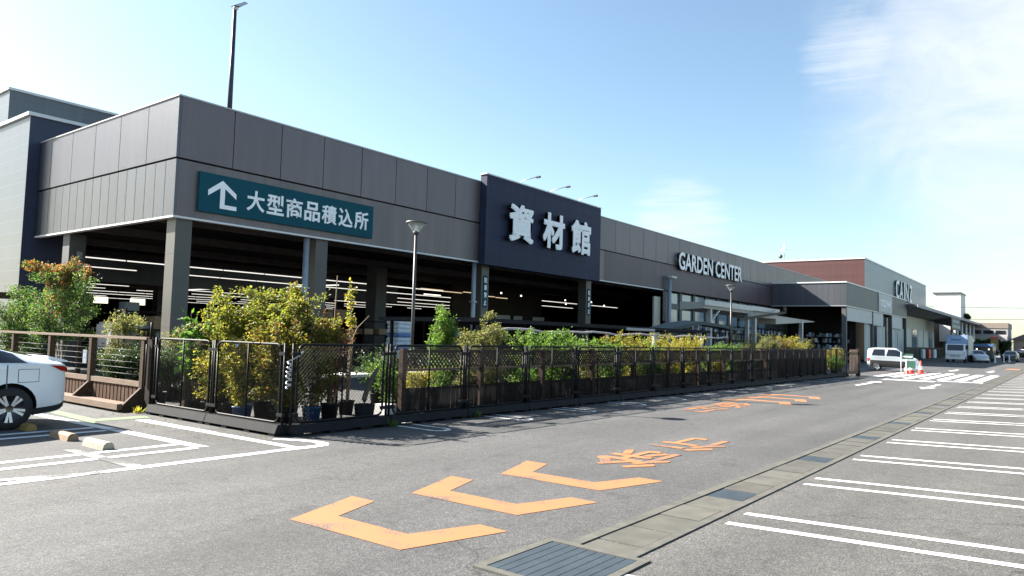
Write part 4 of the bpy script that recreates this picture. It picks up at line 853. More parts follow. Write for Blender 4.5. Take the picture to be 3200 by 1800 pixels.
# shrubs along the road-side fence
HG = 'leafy shrubs along the road-side fence'
def near(i): return 'behind the %s wire fence panel from the corner' % ORD[i]
RW = [(12.1, 11.2, 2.35, 0.36, 'leaf_bright', 900, 'tall light green upright shrub', 1.0), (12.75, 11.0, 1.75, 0.4, 'leaf_olive', 500, 'pale variegated shrub', 0.3), (13.5, 11.1, 2.15, 0.48, 'leaf_olive', 1300, 'round bushy yellow-green shrub', 0.7),
      (14.9, 11.0, 1.78, 0.5, 'leaf_bright', 1100, 'dense bright green shrub', 0.4), (16.1, 11.0, 1.6, 0.45, 'leaf_bright', 800, 'low bright green shrub', 0.4), (17.3, 11.0, 1.55, 0.4, 'leaf_olive', 600, 'low pale green shrub', 0.4),
      (18.5, 11.0, 1.62, 0.45, 'leaf_bright', 700, 'bright green shrub with loose shoots', 0.4), (19.7, 11.0, 1.76, 0.5, 'leaf_yellow', 800, 'yellow-green shrub', 0.4), (21.0, 11.0, 1.6, 0.45, 'leaf_bright', 700, 'mid green shrub', 0.4),
      (22.4, 11.0, 1.72, 0.5, 'leaf_yellow', 800, 'large-leaved yellow-green shrub', 0.4), (24.0, 11.0, 1.80, 0.55, 'leaf_yellow', 900, 'tall yellow-green shrub', 0.4), (26.2, 11.0, 1.58, 0.45, 'leaf_bright', 600, 'small bright green shrub', 0.4),
      (28.0, 11.0, 1.5, 0.4, 'leaf_bright', 500, 'low green shrub', 0.4), (30.6, 11.4, 1.75, 0.5, 'leaf_olive', 800, 'grey-green loose shrub', 0.4), (33.0, 11.4, 1.95, 0.8, 'leaf_olive', 1300, 'broad grey-green shrub', 0.4),
      (35.2, 11.5, 2.05, 0.7, 'leaf_olive', 1100, 'tall grey-green shrub', 0.4), (36.8, 11.5, 1.9, 0.6, 'leaf_brown', 700, 'brownish shrub', 0.4), (38.4, 11.5, 2.0, 0.8, 'leaf_yellow', 1100, 'yellow-green spreading shrub', 0.4), (40.3, 11.5, 1.9, 0.6, 'leaf_olive', 800, 'last olive green shrub', 0.4)]
for x, y, h, r, m_, n, lb, bs in RW:
    i = min(int((x * (9.64 / y) - 6.98) / PW), 16)
    big = m_ in ('leaf_bright', 'leaf_yellow')
    yy = y if x < 14 or x > 29 else 10.62
    shrub('potted_shrub', lb + ' ' + near(max(i, 0)), 'shrub', x, yy, h + (0.06 if yy != y else 0), r * (1.0 if x < 14 else 1.45), m_, int(n * 1.35), 0.085 if big else 0.07, 0.045 if big else 0.035, 6, 'pot_black', 0.17, 0.3, base=bs, group=HG, spread=0.11, up=0.55)
shrub('potted_shrub', 'tall vivid yellow-green shrub at the gate end of the fence', 'shrub', 42.6, 10.2, 1.45, 0.6, 'leaf_yellow', 700, 0.11, 0.06, 6, base=0.2, group=HG)
shrub('potted_shrub', 'vivid green low shrub next to the timber gate', 'shrub', 40.6, 9.75, 1.1, 0.5, 'leaf_bright', 500, 0.10, 0.05, 6, base=0.15, group=HG)
# low plants seen through the fences
LG = 'low plants on the yard ground inside the fences'
LP = [(9.9, 10.65, 1.15, 'leaf_bright'), (10.7, 10.5, 0.95, 'leaf_yellow'), (11.4, 10.6, 1.2, 'leaf_bright'), (12.3, 10.45, 0.95, 'leaf_olive'), (13.1, 10.5, 1.1, 'leaf_olive'), (14.2, 10.5, 0.9, 'leaf_bright'), (16.4, 10.5, 0.95, 'leaf_dark'), (18.9, 10.5, 1.0, 'leaf_bright'), (21.4, 10.5, 0.95, 'leaf_dark'), (24.2, 10.5, 1.0, 'leaf_bright'), (26.0, 10.4, 1.0, 'leaf_yellow')]
CN = {'leaf_bright': 'bright green', 'leaf_yellow': 'yellow-green', 'leaf_olive': 'dull green', 'leaf_dark': 'dark green'}
for i, (x, y, h, m_) in enumerate(LP):
    shrub('low_plant', 'low %s plant seen through the lattice fence, %s from the corner' % (CN[m_], ORD[i]), 'plant', x, y, h, 0.34, m_, 420, 0.07, 0.035, 5, 'pot_black', 0.14, 0.24, base=0.3, group=LG)
for i in range(13):
    x = 10.9 + 2.25 * i
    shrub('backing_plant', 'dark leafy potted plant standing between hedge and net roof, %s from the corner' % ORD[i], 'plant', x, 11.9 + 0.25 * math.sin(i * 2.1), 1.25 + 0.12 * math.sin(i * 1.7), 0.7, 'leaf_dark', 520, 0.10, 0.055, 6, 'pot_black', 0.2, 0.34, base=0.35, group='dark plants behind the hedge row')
for i, (x, y) in enumerate(((9.02, 9.46), (6.72, 13.95), (11.3, 9.44))):
    t = thing('weed', ('small green weed growing at the foot of the wire fence', 'yellowing weed tuft at the foot of the gate post', 'tiny weed further along the wire fence base')[i], 'weed', (x, y, 0)); mb = MB()
    for _ in range(40): leaf(mb, Vector((random.uniform(-0.06, 0.06), random.uniform(-0.04, 0.04), 0.0)), Vector((random.uniform(-0.8, 0.8), random.uniform(-0.8, 0.8), 1.2)), rv(), random.uniform(0.06, 0.18), 0.022)
    mb.build('foliage', M['leaf_yellow' if i == 1 else 'leaf_tree'], t)
mb = MB()
for _ in range(70):
    y = random.uniform(9.1, 14.2); x = random.uniform(5.9, 6.75) if y > 9.6 else random.uniform(6.9, 12); leaf(mb, Vector((x, y if y > 9.6 else random.uniform(9.2, 9.5), 0.012)), Vector((random.uniform(-1, 1), random.uniform(-1, 1), 0.05)), Vector((0, 0, 1)), 0.05, 0.035)
tag(mb.build('fallen_leaves', M['leaf_amber']), kind='stuff')
# trays and display tables inside the yard
for i, (x, y) in enumerate(((10.3, 11.9), (13.2, 12.2), (16.2, 12.2))):
    tb = thing('display_table', 'pale topped display table in the yard, %s from the corner' % ORD[i], 'table', (x, y, 0), 'display tables in the yard')
    MB().box(-0.9, 0.9, -0.35, 0.35, 0.72, 0.78).build('table_top', M['pale_board'], tb)
    for a in (-0.85, 0.79):
        for c in (-0.32, 0.26): MB().box(a, a + 0.06, c, c + 0.06, 0, 0.72).build('leg', M['wood_dark'], tb)
cr = MB().box(9.45, 9.75, 10.15, 10.45, 0.02, 0.30); tag(cr.build('crate', M['pale_board']), 'pale crate on the ground behind the second road-side panel', 'crate')
cr = MB().bevbox(13.6, 14.1, 10.35, 10.65, 0.30, 0.50, 0.03); tag(cr.build('planter_box', M['pot_terracotta']), 'terracotta planter trough behind the fourth road-side panel', 'planter')

# ------------------------------------------------------------------ lamps in the yard
def lamp(x, y, h, label):
    t = thing('park_lamp', label, 'lamp', (x, y, 0), 'funnel-shaped yard lamps')
    MB().tube([(0, 0, 0), (0, 0, h - 0.30)], [0.045, 0.036], 12).build('pole', M['lamp_metal'], t)
    MB().lathe([(0.036, h - 0.33), (0.07, h - 0.31), (0.08, h - 0.27), (0.06, h - 0.25), (0, h - 0.25)], (0, 0, 0), 16).build('collar', M['lamp_metal'], t)
    MB().lathe([(0.07, h - 0.265), (0.225, h - 0.06)], (0, 0, 0), 24).build('shade', M['lamp_glass'], t)
    MB().lathe([(0.225, h - 0.062), (0.255, h - 0.045), (0.25, h - 0.02), (0.14, h - 0.005), (0.0, h), (0.0, h - 0.03), (0.215, h - 0.05), (0.225, h - 0.062)], (0, 0, 0), 28).build('cap', M['lamp_cap'], t)
    MB().tube([(0, 0, h - 0.25), (0, 0, h - 0.05)], 0.045, 12).build('bulb', M['lamp_tube'], t)
    return t
lamp(12.44, 12.5, 4.36, 'dark yard lamp with a glass funnel in front of the teal sign end')
lamp(33.2, 12.5, 4.32, 'dark yard lamp with a glass funnel in front of the white awnings')

# ------------------------------------------------------------------ yard furniture: rope rail, shade net, awnings, shelves
rr = thing('post_and_pole_rail', 'long sagging pale pole rail on posts behind the hedge row', 'rail', (16, 12, 0), world=True)
P = [(15.0 + 0.55 * i, 12.0, 1.80 + 0.025 * math.sin(i * 0.9) + (0.02 if i % 4 else -0.01)) for i in range(31)]
MB().tube(P, 0.035, 7).build('pole', mat('pale_pole', (0.42, 0.36, 0.38), 0.7), rr)
for x in (17.7, 20.9, 24.2, 26.6, 28.6, 31.4): MB().box(x - 0.05, x + 0.05, 11.95, 12.05, 0, 1.78).build('post', M['pale_board'] if x in (17.7, 24.2, 28.6) else M['wood_rail'], rr)
sn = thing('shade_frame', 'long low black net roof on dark posts in the yard', 'shade roof', (17, 14, 0), world=True)
MB().box(15.6, 32.5, 13.2, 17.2, 2.02, 2.14).build('net', M['shade_net'], sn)
for x in (16, 20, 24, 28, 32):
    for y in (13.3, 17.0): MB().box(x, x + 0.08, y, y + 0.08, 0, 2.02).build('post', M['wood_dark'], sn)
MB().box(24.3, 26.6, 13.12, 13.19, 1.98, 2.08).build('edge_board', M['grey_box'], sn)
aw = [thing('awning', lb, 'awning', (x, 16, 0), 'white awnings in the garden yard', world=True) for x, lb in ((38, 'white flat awning on pale posts behind the far yard lamp'), (49.5, 'larger white awning with sloping sides next to the charcoal block'))]
a = aw[0]
MB().prism([(37.9, 15.8, 3.45), (37.9, 15.8, 3.78), (37.9, 17.2, 3.84), (37.9, 17.2, 3.36)], (7.4, 0, 0)).build('roof', M['awning'], a); MB().box(37.8, 45.4, 15.68, 15.79, 3.62, 3.92).build('edge', M['pipe_grey'], a)
for x in (39.0, 45.0): MB().box(x, x + 0.22, 15.85, 16.07, 0, 3.45).build('post', M['pipe_grey'], a)
MB().bar((39.2, 15.9, 2.8), (40.4, 15.9, 3.44), 0.08).build('brace', M['pale_board'], a)
a = aw[1]
MB().prism([(45.45, 15.9, 3.30), (45.45, 15.9, 3.86), (45.45, 17.3, 3.92), (45.45, 17.3, 3.25)], (5.4, 0, 0)).build('roof', M['awning'], a); MB().prism([(50.9, 16.0, 3.55), (60.5, 16.0, 3.45), (60.5, 16.0, 3.40), (50.9, 16.0, 2.95)], (0, 1.4, 0)).build('flap', M['awning'], a); MB().box(45.45, 50.85, 15.72, 15.88, 3.66, 3.95).build('edge', M['pipe_grey'], a)
for x in (46.6, 57.0): MB().box(x, x + 0.26, 15.95, 16.2, 0, 3.4).build('post', M['pipe_grey'], a)
bm_ = thing('boom_pole', 'black boom pole slanting below the larger white awning', 'pole', (42, 15.2, 2.5), world=True)
MB().bar((41.8, 15.3, 2.95), (50.6, 15.3, 3.75), 0.14).build('boom', M['black_metal'], bm_); MB().bar((50.6, 15.3, 3.75), (50.6, 15.3, 4.1), 0.16).build('bracket', M['black_metal'], bm_)
tp = thing('net_tunnel', 'dark greenish net cover over plant benches below the first awning', 'cover', (31, 14.6, 0), world=True)
mb = MB(); prof = [(30.5, 2.15), (32.5, 2.45), (34.5, 2.62), (37, 2.55), (39.5, 2.40)]
for i in range(4): mb.add([(prof[i][0], 14.4, prof[i][1]), (prof[i + 1][0], 14.4, prof[i + 1][1]), (prof[i + 1][0], 15.4, prof[i + 1][1] + 0.05), (prof[i][0], 15.4, prof[i][1] + 0.05), (prof[i][0], 14.4, prof[i][1] - 0.16), (prof[i + 1][0], 14.4, prof[i + 1][1] - 0.16), (prof[i + 1][0], 15.4, prof[i + 1][1] - 0.11), (prof[i][0], 15.4, prof[i][1] - 0.11)], [(0, 1, 2, 3), (4, 7, 6, 5), (0, 4, 5, 1), (2, 6, 7, 3), (0, 3, 7, 4), (1, 5, 6, 2)])
mb.build('cover', mat('net_green', (0.06, 0.085, 0.085), 0.8), tp); 
for x in (31, 35, 39): MB().box(x, x + 0.06, 14.9, 14.96, 0, 2.25).build('post', M['galv'], tp)
# shelf racks: along the garden front and inside the hall
def rack(name, w, h, d_, lev, m_):
    t = thing(name, 'x', 'rack')
    for x in (0, w - 0.06):
        for y in (0, d_ - 0.06): MB().box(x, x + 0.06, y, y + 0.06, 0, h).build('upright', m_, t)
    for i in range(lev):
        z = 0.15 + (h - 0.3) * i / (lev - 1); MB().box(0.0, w, 0.0 + 0.062, d_ - 0.062, z, z + 0.05).build('shelf', m_, t)
    return t
hr = rack('storage_rack', 3.2, 2.3, 0.9, 4, M['wood_dark']); hr['group'] = 'storage racks inside the hall'
RL = [(12.6, 27.5), (16.4, 27.5), (20.2, 27.5), (24.0, 27.5), (28.2, 27.5), (32.0, 27.5), (13.0, 33.0), (17.5, 33.0), (22.0, 33.0)]
for i, (x, y) in enumerate(RL):
    lb = ('dark goods rack in the front row of the hall, %s from the corner column' % ORD[i]) if i < 6 else ('dark goods rack in the rear row of the hall, %s from the tower' % ORD[i - 6])
    if i == 0: hr.location = (x, y, 0); hr['label'] = lb
    else: dup(hr, (x, y, 0), 0, lb)
    for j in range(3):
        z = (0.2, 0.867, 1.533, 2.2)[random.randrange(4)]; xx = x + 0.15 + 1.0 * j; hh = random.uniform(0.25, 0.55); mm = random.choice(['carton', 'grey_box', 'bag_blue', 'carton'])
        tag(MB().bevbox(xx, xx + random.uniform(0.5, 0.9), y + 0.12, y + 0.75, z, z + hh, 0.02).build('goods_box', M[mm]), 'box of goods on the %s rack of the %s hall row, %s along its shelves' % (ORD[i if i < 6 else i - 6], 'front' if i < 6 else 'rear', ORD[j]), 'box', 'boxes on the hall racks')
# sacks on a pallet near the front of the hall
sk = thing('sack_stack', 'stack of white and blue sacks inside the hall behind the yard lamp', 'sack stack', (23.1, 24, 0), world=True)
SX0 = 22.6
for j in range(9):
    MB().bevbox(SX0 + random.uniform(-0.03, 0.03), SX0 + 1.0 + random.uniform(-0.03, 0.03), 23.6, 24.4, 0.5 + 0.19 * j, 0.68 + 0.19 * j, 0.05).build('sack', M['bag_white'] if j not in (5, 2) else M['bag_blue'], sk)
MB().box(22.5, 23.8, 23.5, 24.5, 0, 0.5).build('pallet', M['wood_dark'], sk)
# garden front shelving full of small goods, further along
gs = rack('garden_shelf', 4.2, 3.0, 0.6, 6, M['wood_dark']); gs['group'] = 'tall shelves along the garden front'
mb = MB(); random.seed(5)
for lev in range(5):
    for i in range(16):
        if random.random() < 0.55:
            z = 0.2 + 0.54 * lev + 0.01; mb.box(0.12 + 0.25 * i, 0.12 + 0.25 * i + random.uniform(0.1, 0.2), 0.1, 0.35, z, z + random.uniform(0.15, 0.42))
o = mb.build('small_goods', M['small_goods'], gs); o['kind'] = 'stuff'
for i in range(6):
    lb = 'tall dark shelf of small grey goods on the garden front, %s from the flood lamp' % ORD[i]
    loc = (49.2 + 3.3 * i + (1.0 if i > 2 else 0), 21.4, 0)
    if i == 0: gs.location = loc; gs['label'] = lb
    else: dup(gs, loc, 0, lb)
for i in range(2):
    dup(gs, (CX + 2.2 + 2.4 * i, 20.9 - 0.3 * i, 0), rad(-90), 'tall dark shelf of small grey goods under the charcoal block, %s in' % ORD[i])
# white and grey cars/carts just inside the hall side
ct = thing('goods_cart', 'pale blue-grey cart with a cab window inside the hall side', 'cart', (13.5, 29, 0), world=True)
MB().bevbox(12.4, 14.2, 28.0, 29.4, 0.35, 1.75, 0.08).build('body', M['grey_box'], ct); MB().box(13.3, 14.0, 27.97, 27.995, 1.05, 1.55).build('window', M['car_glass'], ct)
for x in (12.8, 13.8): MB().lathe([(0, -0.08), (0.25, -0.08), (0.28, 0), (0.25, 0.08), (0, 0.08)], (x, 27.98, 0.28), 16, 'Y').build('wheel', M['rubber'], ct)
for i, (x, y, lb) in enumerate(((9.6, 17.2, 'blue tray of plants beside the hall corner column'), (10.4, 16.4, 'second blue tray, closer to the corner clump'))):
    tag(MB().bevbox(x, x + 0.7, y, y + 0.4, 1.0, 1.25, 0.03).build('plant_tray', M['tarp_blue']), lb, 'tray', 'blue plant trays'); 
bn = thing('plant_bench', 'dark bench carrying the blue plant trays', 'bench', (9.4, 16.2, 0), world=True)
MB().box(9.2, 11.4, 16.1, 17.8, 0.92, 1.0).build('bench_top', M['wood_dark'], bn)
for x in (9.25, 11.3):
    for y in (16.15, 17.7): MB().box(x, x + 0.08, y, y + 0.08, 0, 0.92).build('leg', M['wood_dark'], bn)
sh = thing('timber_shelter', 'brown boarded shelter roof beyond the low spreading tree', 'shelter', (7.4, 26, 0), world=True)
MB().prism([(7.3, 25.5, 2.35), (7.3, 25.5, 2.55), (7.3, 32, 2.75), (7.3, 32, 2.55)], (3.2, 0, 0)).build('roof', M['wood'], sh)
mb = MB()
for i in range(14): mb.box(7.34, 7.38, 25.6 + 0.45 * i, 25.95 + 0.45 * i, 1.95, 2.34)
mb.build('valance_boards', M['wood_plank'], sh)
for x in (7.4, 10.3):
    for y in (25.6, 31.8): MB().box(x, x + 0.12, y, y + 0.12, 0, 2.4).build('post', M['wood'], sh)
pc = thing('price_card', 'white price card on a plant behind the timber fence wires', 'card', (7.3, 17.6, 0.75), world=True)
MB().box(7.20, 7.22, 17.45, 17.62, 0.78, 1.08).build('card', M['sign_white'], pc)

# ------------------------------------------------------------------ wheel stops
for i, (x, y, mm, lb) in enumerate(((4.52, 10.1, 'stop_cream', 'cream concrete wheel stop in the sunlit bay'), (4.52, 11.2, 'stop_brown', 'brownish wheel stop in the shadow of the white car'), (4.50, 12.62, 'yellow', 'yellow wheel stop touching the white car wheel'))):
    mb = MB(); w_ = 0.16; P = [(x - w_ / 2, y, 0), (x - w_ / 2 + 0.02, y, 0.075), (x - 0.03, y, 0.10), (x + 0.03, y, 0.10), (x + w_ / 2 - 0.02, y, 0.075), (x + w_ / 2, y, 0)]
    mb.prism(P[::-1], (0, 0.62, 0)); tag(mb.build('wheel_stop', M[mm]), lb, 'wheel stop', 'wheel stops in the parking bays')

# ------------------------------------------------------------------ vehicles
def interp(st, x):
    for i in range(len(st) - 1):
        a, b_ = st[i], st[i + 1]
        if a[0] <= x <= b_[0]:
            t_ = (x - a[0]) / (b_[0] - a[0]); 
            p0 = st[max(i - 1, 0)]; p3 = st[min(i + 2, len(st) - 1)]; o = []
            for j in range(1, len(a)):
                m1 = (b_[j] - p0[j]) / max(b_[0] - p0[0], 1e-6) * (b_[0] - a[0]); m2 = (p3[j] - a[j]) / max(p3[0] - a[0], 1e-6) * (b_[0] - a[0])
                dl = b_[j] - a[j]
                if abs(dl) < 1e-9: m1 = m2 = 0
                else:
                    m1 = max(min(m1 / dl, 2.5), 0) * dl; m2 = max(min(m2 / dl, 2.5), 0) * dl
                t2, t3 = t_ * t_, t_ ** 3
                o.append((2 * t3 - 3 * t2 + 1) * a[j] + (t3 - 2 * t2 + t_) * m1 + (-2 * t3 + 3 * t2) * b_[j] + (t3 - t2) * m2)
            return o
    return list(st[0][1:]) if x < st[0][0] else list(st[-1][1:])
def surf(st, x, t_, side, off=0.0):
    """point of the car skin: t 0 sill .. 1 belt .. 2 roof edge .. 3 roof centre"""
    def q(x, t_):
        zb, belt, top, w, wt = interp(st, x)
        if t_ <= 0: return Vector((x, side * w * 0.93 * (1 + t_), zb))
        if t_ <= 1: return Vector((x, side * w * (1 - 0.07 * (1 - t_) ** 3 - 0.035 * t_ ** 2 + 0.012 * math.sin(t_ * math.pi * 2)), zb + t_ * (belt - zb)))
        ed = 0.05 * min(1, (top - belt) / 0.2)
        if t_ <= 2: u = t_ - 1; return Vector((x, side * (w * 0.965 + (wt - w * 0.965) * (u ** 1.25)), belt + (top - ed - belt) * u))
        u = t_ - 2; return Vector((x, side * wt * (1 - u), top - ed + ed * math.sin(u * math.pi / 2)))
    p = q(x, t_)
    if off:
        e = 0.01; n = (q(x + e, t_) - q(x - e, t_)).cross(q(x, t_ + e) - q(x, t_ - e)) * -side
        if n.length > 1e-9: p = p + n.normalized() * off
    return p
def patch(st, x0, x1, t0, t1, side, off=0.006, nx=10, nt=5, fx=None):
    mb = MB(); vs = []
    for i in range(nx + 1):
        for j in range(nt + 1):
            u = i / nx; v = j / nt; a, b_ = (x0, x1) if not fx else fx(v); vs.append(surf(st, a + (b_ - a) * u, t0 + (t1 - t0) * v, side, off))
    q = [(i * (nt + 1) + j, (i + 1) * (nt + 1) + j, (i + 1) * (nt + 1) + j + 1, i * (nt + 1) + j + 1) for i in range(nx) for j in range(nt)]
    if side < 0: q = [f[::-1] for f in q]
    mb.add(vs, q, True); return mb
def car(name, label, cat, st, paintm, loc, rz, axles, wr=0.31, side_win=(), screen=None, rear=None, group=None, tail=None, head=None, spokes=10, extra=None):
    t = thing(name, label, cat, loc, group, rz)
    mb = MB(); xs = [st[0][0] + (st[-1][0] - st[0][0]) * i / 70 for i in range(71)]
    T = [-1, -0.5, 0, 0.08, 0.2, 0.35, 0.5, 0.65, 0.8, 0.92, 1.0, 1.12, 1.35, 1.6, 1.85, 1.95, 2.0, 2.06, 2.2, 2.5, 3.0]
    ring = T[:-1]; vs = []; n = 2 * len(T) - 2
    for x in xs:
        vs += [surf(st, x, a, 1) for a in T] + [surf(st, x, a, -1) for a in T[1:-1][::-1]]
    fs = [(i * n + k, i * n + (k + 1) % n, (i + 1) * n + (k + 1) % n, (i + 1) * n + k) for i in range(len(xs) - 1) for k in range(n)]
    fs = [f[::-1] for f in fs]
    fs += [tuple(range(n)), tuple(range((len(xs) - 1) * n, len(xs) * n))[::-1]]
    mb.add(vs, fs, True); body = mb.build('body', [paintm, M['gap_dark']], t)
    # wheel arches cut into the body
    cut = MB(); hw = max(s[4] for s in st)
    for ax in axles:
        for sd in (1, -1):
            cut.lathe([(0, -0.16), (wr + 0.055, -0.16), (wr + 0.055, 0.16), (0, 0.16)], (ax, sd * (hw - 0.07), wr + 0.01), 28, 'Y', False)
    co = cut.build('cutter', M['gap_dark']); 
    bpy.context.view_layer.update()
    bm = bmesh.new(); bm.from_mesh(co.data); bmesh.ops.transform(bm, matrix=Matrix.Translation(co.location), verts=bm.verts); bmesh.ops.remove_doubles(bm, verts=bm.verts, dist=1e-5); bmesh.ops.recalc_face_normals(bm, faces=bm.faces); bm.to_mesh(co.data); bm.free(); co.location = (0, 0, 0)
    bm = bmesh.new(); bm.from_mesh(body.data); bmesh.ops.remove_doubles(bm, verts=bm.verts, dist=1e-5); bmesh.ops.recalc_face_normals(bm, faces=bm.faces); bm.to_mesh(body.data); bm.free()
    body.parent = None; md = body.modifiers.new('arch', 'BOOLEAN'); md.operation = 'DIFFERENCE'; md.object = co; md.solver = 'EXACT'
    bpy.context.view_layer.update(); me = bpy.data.meshes.new_from_object(body.evaluated_get(bpy.context.evaluated_depsgraph_get())); body.modifiers.clear(); 
    if len(me.polygons) > 200: body.data = me
    body.parent = t; bpy.data.objects.remove(co)
    body.data.set_sharp_from_angle(angle=rad(38))
    for sd in (1, -1):
        for (x0, x1, ta, tb) in side_win:
            patch(st, x0, x1, ta, tb, sd, fx=lambda v, x0=x0, x1=x1: (x0 + (0.16 * v if x0 < -0.4 else 0), x1 - (0.30 * v if x1 > 0.6 else 0))).build('side_window', M['car_glass'], t)
        if tail: patch(st, *tail, sd, 0.012, fx=lambda v: (tail[0], tail[0] + (tail[1] - tail[0]) * (0.35 + 0.65 * v))).build('tail_light', M['lens_red'], t)
        if head: patch(st, *head, sd, 0.012).build('headlight', M['lens_clear'], t)
        for ax in axles:
            w = MB(); y = sd * (hw - 0.10); w.lathe([(wr * 0.62, -0.10), (wr * 0.93, -0.105), (wr, -0.07), (wr, 0.07), (wr * 0.93, 0.105), (wr * 0.62, 0.10)], (ax, y, wr), 32, 'Y')
            wh = w.build('wheel', M['rubber'], t); r = MB(); r.lathe([(0, sd * 0.075), (wr * 0.66, sd * 0.075), (wr * 0.68, sd * 0.10), (wr * 0.62, sd * 0.10)], (ax, y, wr), 32, 'Y'); r.build('rim', M['car_black'], wh)
            r = MB()
            for k in range(spokes):
                a = 2 * math.pi * k / spokes + 0.15 * (1 if k % 2 else -1); c_, s_ = math.cos(a), math.sin(a); px, pz = -s_, c_
                r.prism([(ax + c_ * wr * 0.16 + px * 0.014, y + sd * 0.082, wr + s_ * wr * 0.16 + pz * 0.014), (ax + c_ * wr * 0.65 + px * 0.028, y + sd * 0.094, wr + s_ * wr * 0.65 + pz * 0.028), (ax + c_ * wr * 0.65 - px * 0.016, y + sd * 0.094, wr + s_ * wr * 0.65 - pz * 0.016), (ax + c_ * wr * 0.16 - px * 0.012, y + sd * 0.082, wr + s_ * wr * 0.16 - pz * 0.012)], (0, sd * 0.012, 0))
            r.build('spokes', M['alloy'], wh)
    def top(x0, x1, nm):
        mb = MB(); vs = []; nx = 10; tt = [2.10, 2.3, 2.6, 3.0]
        for i in range(nx + 1):
            x = x0 + (x1 - x0) * i / nx; row = [surf(st, x, a, 1, 0.007) for a in tt] + [surf(st, x, a, -1, 0.007) for a in tt[:-1][::-1]]; vs += row
        k = 2 * len(tt) - 1; mb.add(vs, [(i * k + j, i * k + j + 1, (i + 1) * k + j + 1, (i + 1) * k + j) for i in range(nx) for j in range(k - 1)], True); mb.build(nm, M['car_glass'], t)
    if screen: top(*screen, 'windscreen')
    if rear: top(*rear, 'rear_window')
    if extra: extra(t)
    return t
HB = [(-2.27, 0.48, 0.86, 0.89, 0.58, 0.46), (-2.24, 0.36, 0.93, 0.99, 0.70, 0.52), (-2.16, 0.27, 0.98, 1.06, 0.79, 0.58), (-1.95, 0.22, 1.0, 1.10, 0.845, 0.60), (-1.55, 0.19, 1.0, 1.20, 0.875, 0.59), (-0.9, 0.17, 0.98, 1.38, 0.88, 0.57), (-0.2, 0.17, 0.95, 1.47, 0.88, 0.58),
      (0.45, 0.17, 0.93, 1.42, 0.88, 0.58), (1.05, 0.17, 0.91, 1.14, 0.88, 0.60), (1.35, 0.17, 0.88, 0.97, 0.87, 0.66), (1.85, 0.18, 0.76, 0.82, 0.84, 0.60), (2.12, 0.20, 0.62, 0.68, 0.75, 0.52), (2.26, 0.28, 0.5, 0.53, 0.55, 0.36)]
def hb_extra(t):
    mb = MB(); mb.prism([(-2.275, -0.60, 1.02), (-2.275, -0.60, 1.045), (-1.98, -0.60, 1.12), (-1.98, -0.60, 1.04)], (0, 1.2, 0)); mb.build('spoiler', M['car_white'], t)
    for sd in (1,): 
        patch(HB, -1.79, -1.49, 0.65, 0.91, sd, 0.003, 4, 4).build('fuel_flap_gap', M['seam_grey'], t); patch(HB, -1.352, -1.335, 0.40, 1.0, sd, 0.003, 2, 8).build('door_gap', M['seam_grey'], t); q = patch(HB, -1.78, -1.50, 0.662, 0.898, sd, 0.005, 4, 4); q.build('fuel_flap', M['car_white'], t)
    for sd in (1, -1): patch(HB, -2.20, -1.70, 0.02, 0.14, sd, 0.006).build('bumper_trim', M['rubber'], t)
    MB().tube([(-0.35, 0.35, 1.44), (-0.55, 0.35, 1.50)], 0.012, 6).build('antenna', M['rubber'], t)
# the car faces away along -X, so it is turned half round: its left-hand flank (+y here) is the one towards the camera
car('parked_car', 'white hatchback with a red wedge tail light, cut by the picture edge', 'car', HB, M['car_white'], (2.88, 13.78, 0), math.pi, (-1.40, 1.35), 0.325,
    side_win=((-1.62, -0.78, 1.12, 1.90), (-0.70, 0.28, 1.12, 1.90), (0.36, 1.0, 1.12, 1.86)), screen=(0.50, 1.22), rear=(-1.90, -0.98), tail=(-2.235, -1.93, 0.86, 0.97), head=(1.72, 2.14, 0.72, 0.95), extra=hb_extra)
WG = [(-1.98, 0.45, 0.98, 1.02, 0.62, 0.52), (-1.94, 0.32, 1.02, 1.40, 0.72, 0.56), (-1.8, 0.26, 1.02, 1.56, 0.78, 0.60), (-1.2, 0.22, 1.01, 1.62, 0.81, 0.62), (0.0, 0.20, 0.99, 1.62, 0.81, 0.62), (0.35, 0.20, 0.98, 1.55, 0.81, 0.61), (0.95, 0.20, 0.97, 1.10, 0.81, 0.62), (1.2, 0.2, 0.95, 1.02, 0.80, 0.62), (1.7, 0.22, 0.86, 0.93, 0.77, 0.58), (1.92, 0.28, 0.70, 0.76, 0.68, 0.48), (1.98, 0.36, 0.58, 0.62, 0.58, 0.40)]
def wg_extra(t):
    for sd in (1, -1): patch(WG, -1.88, 1.2, 0.06, 0.66, sd, 0.004, 16, 4).build('painted_reflection', M['rubber'], t)  # dark road reflection painted over the lower sides
car('station_wagon', 'white estate car with a painted dark side reflection beside the red cones', 'car', WG, M['car_silver'], (54.2, 9.3, 0), rad(-82), (-1.2, 1.22), 0.29,
    side_win=((-1.62, -0.62, 1.10, 1.88), (-0.52, 0.55, 1.10, 1.88)), screen=(0.38, 0.98), tail=(-1.95, -1.74, 0.50, 0.80), head=(1.55, 1.92, 0.70, 0.95), extra=wg_extra).scale = (0.78, 1, 0.95)
car('dark_sedan', 'dark car beyond the delivery truck', 'car', HB, M['car_black'], (121, 6.3, 0), rad(178), (-1.40, 1.35), 0.325, side_win=((-1.62, 0.9, 1.12, 1.90),), screen=(0.50, 1.22), rear=(-1.90, -0.98))
car('white_sedan', 'white car whose bonnet shows just beside the delivery truck', 'car', HB, M['car_silver'], (104.5, 8.9, 0), rad(200), (-1.40, 1.35), 0.325, side_win=((-1.62, 0.9, 1.12, 1.90),), screen=(0.50, 1.22), rear=(-1.90, -0.98), head=(1.72, 2.14, 0.72, 0.95))
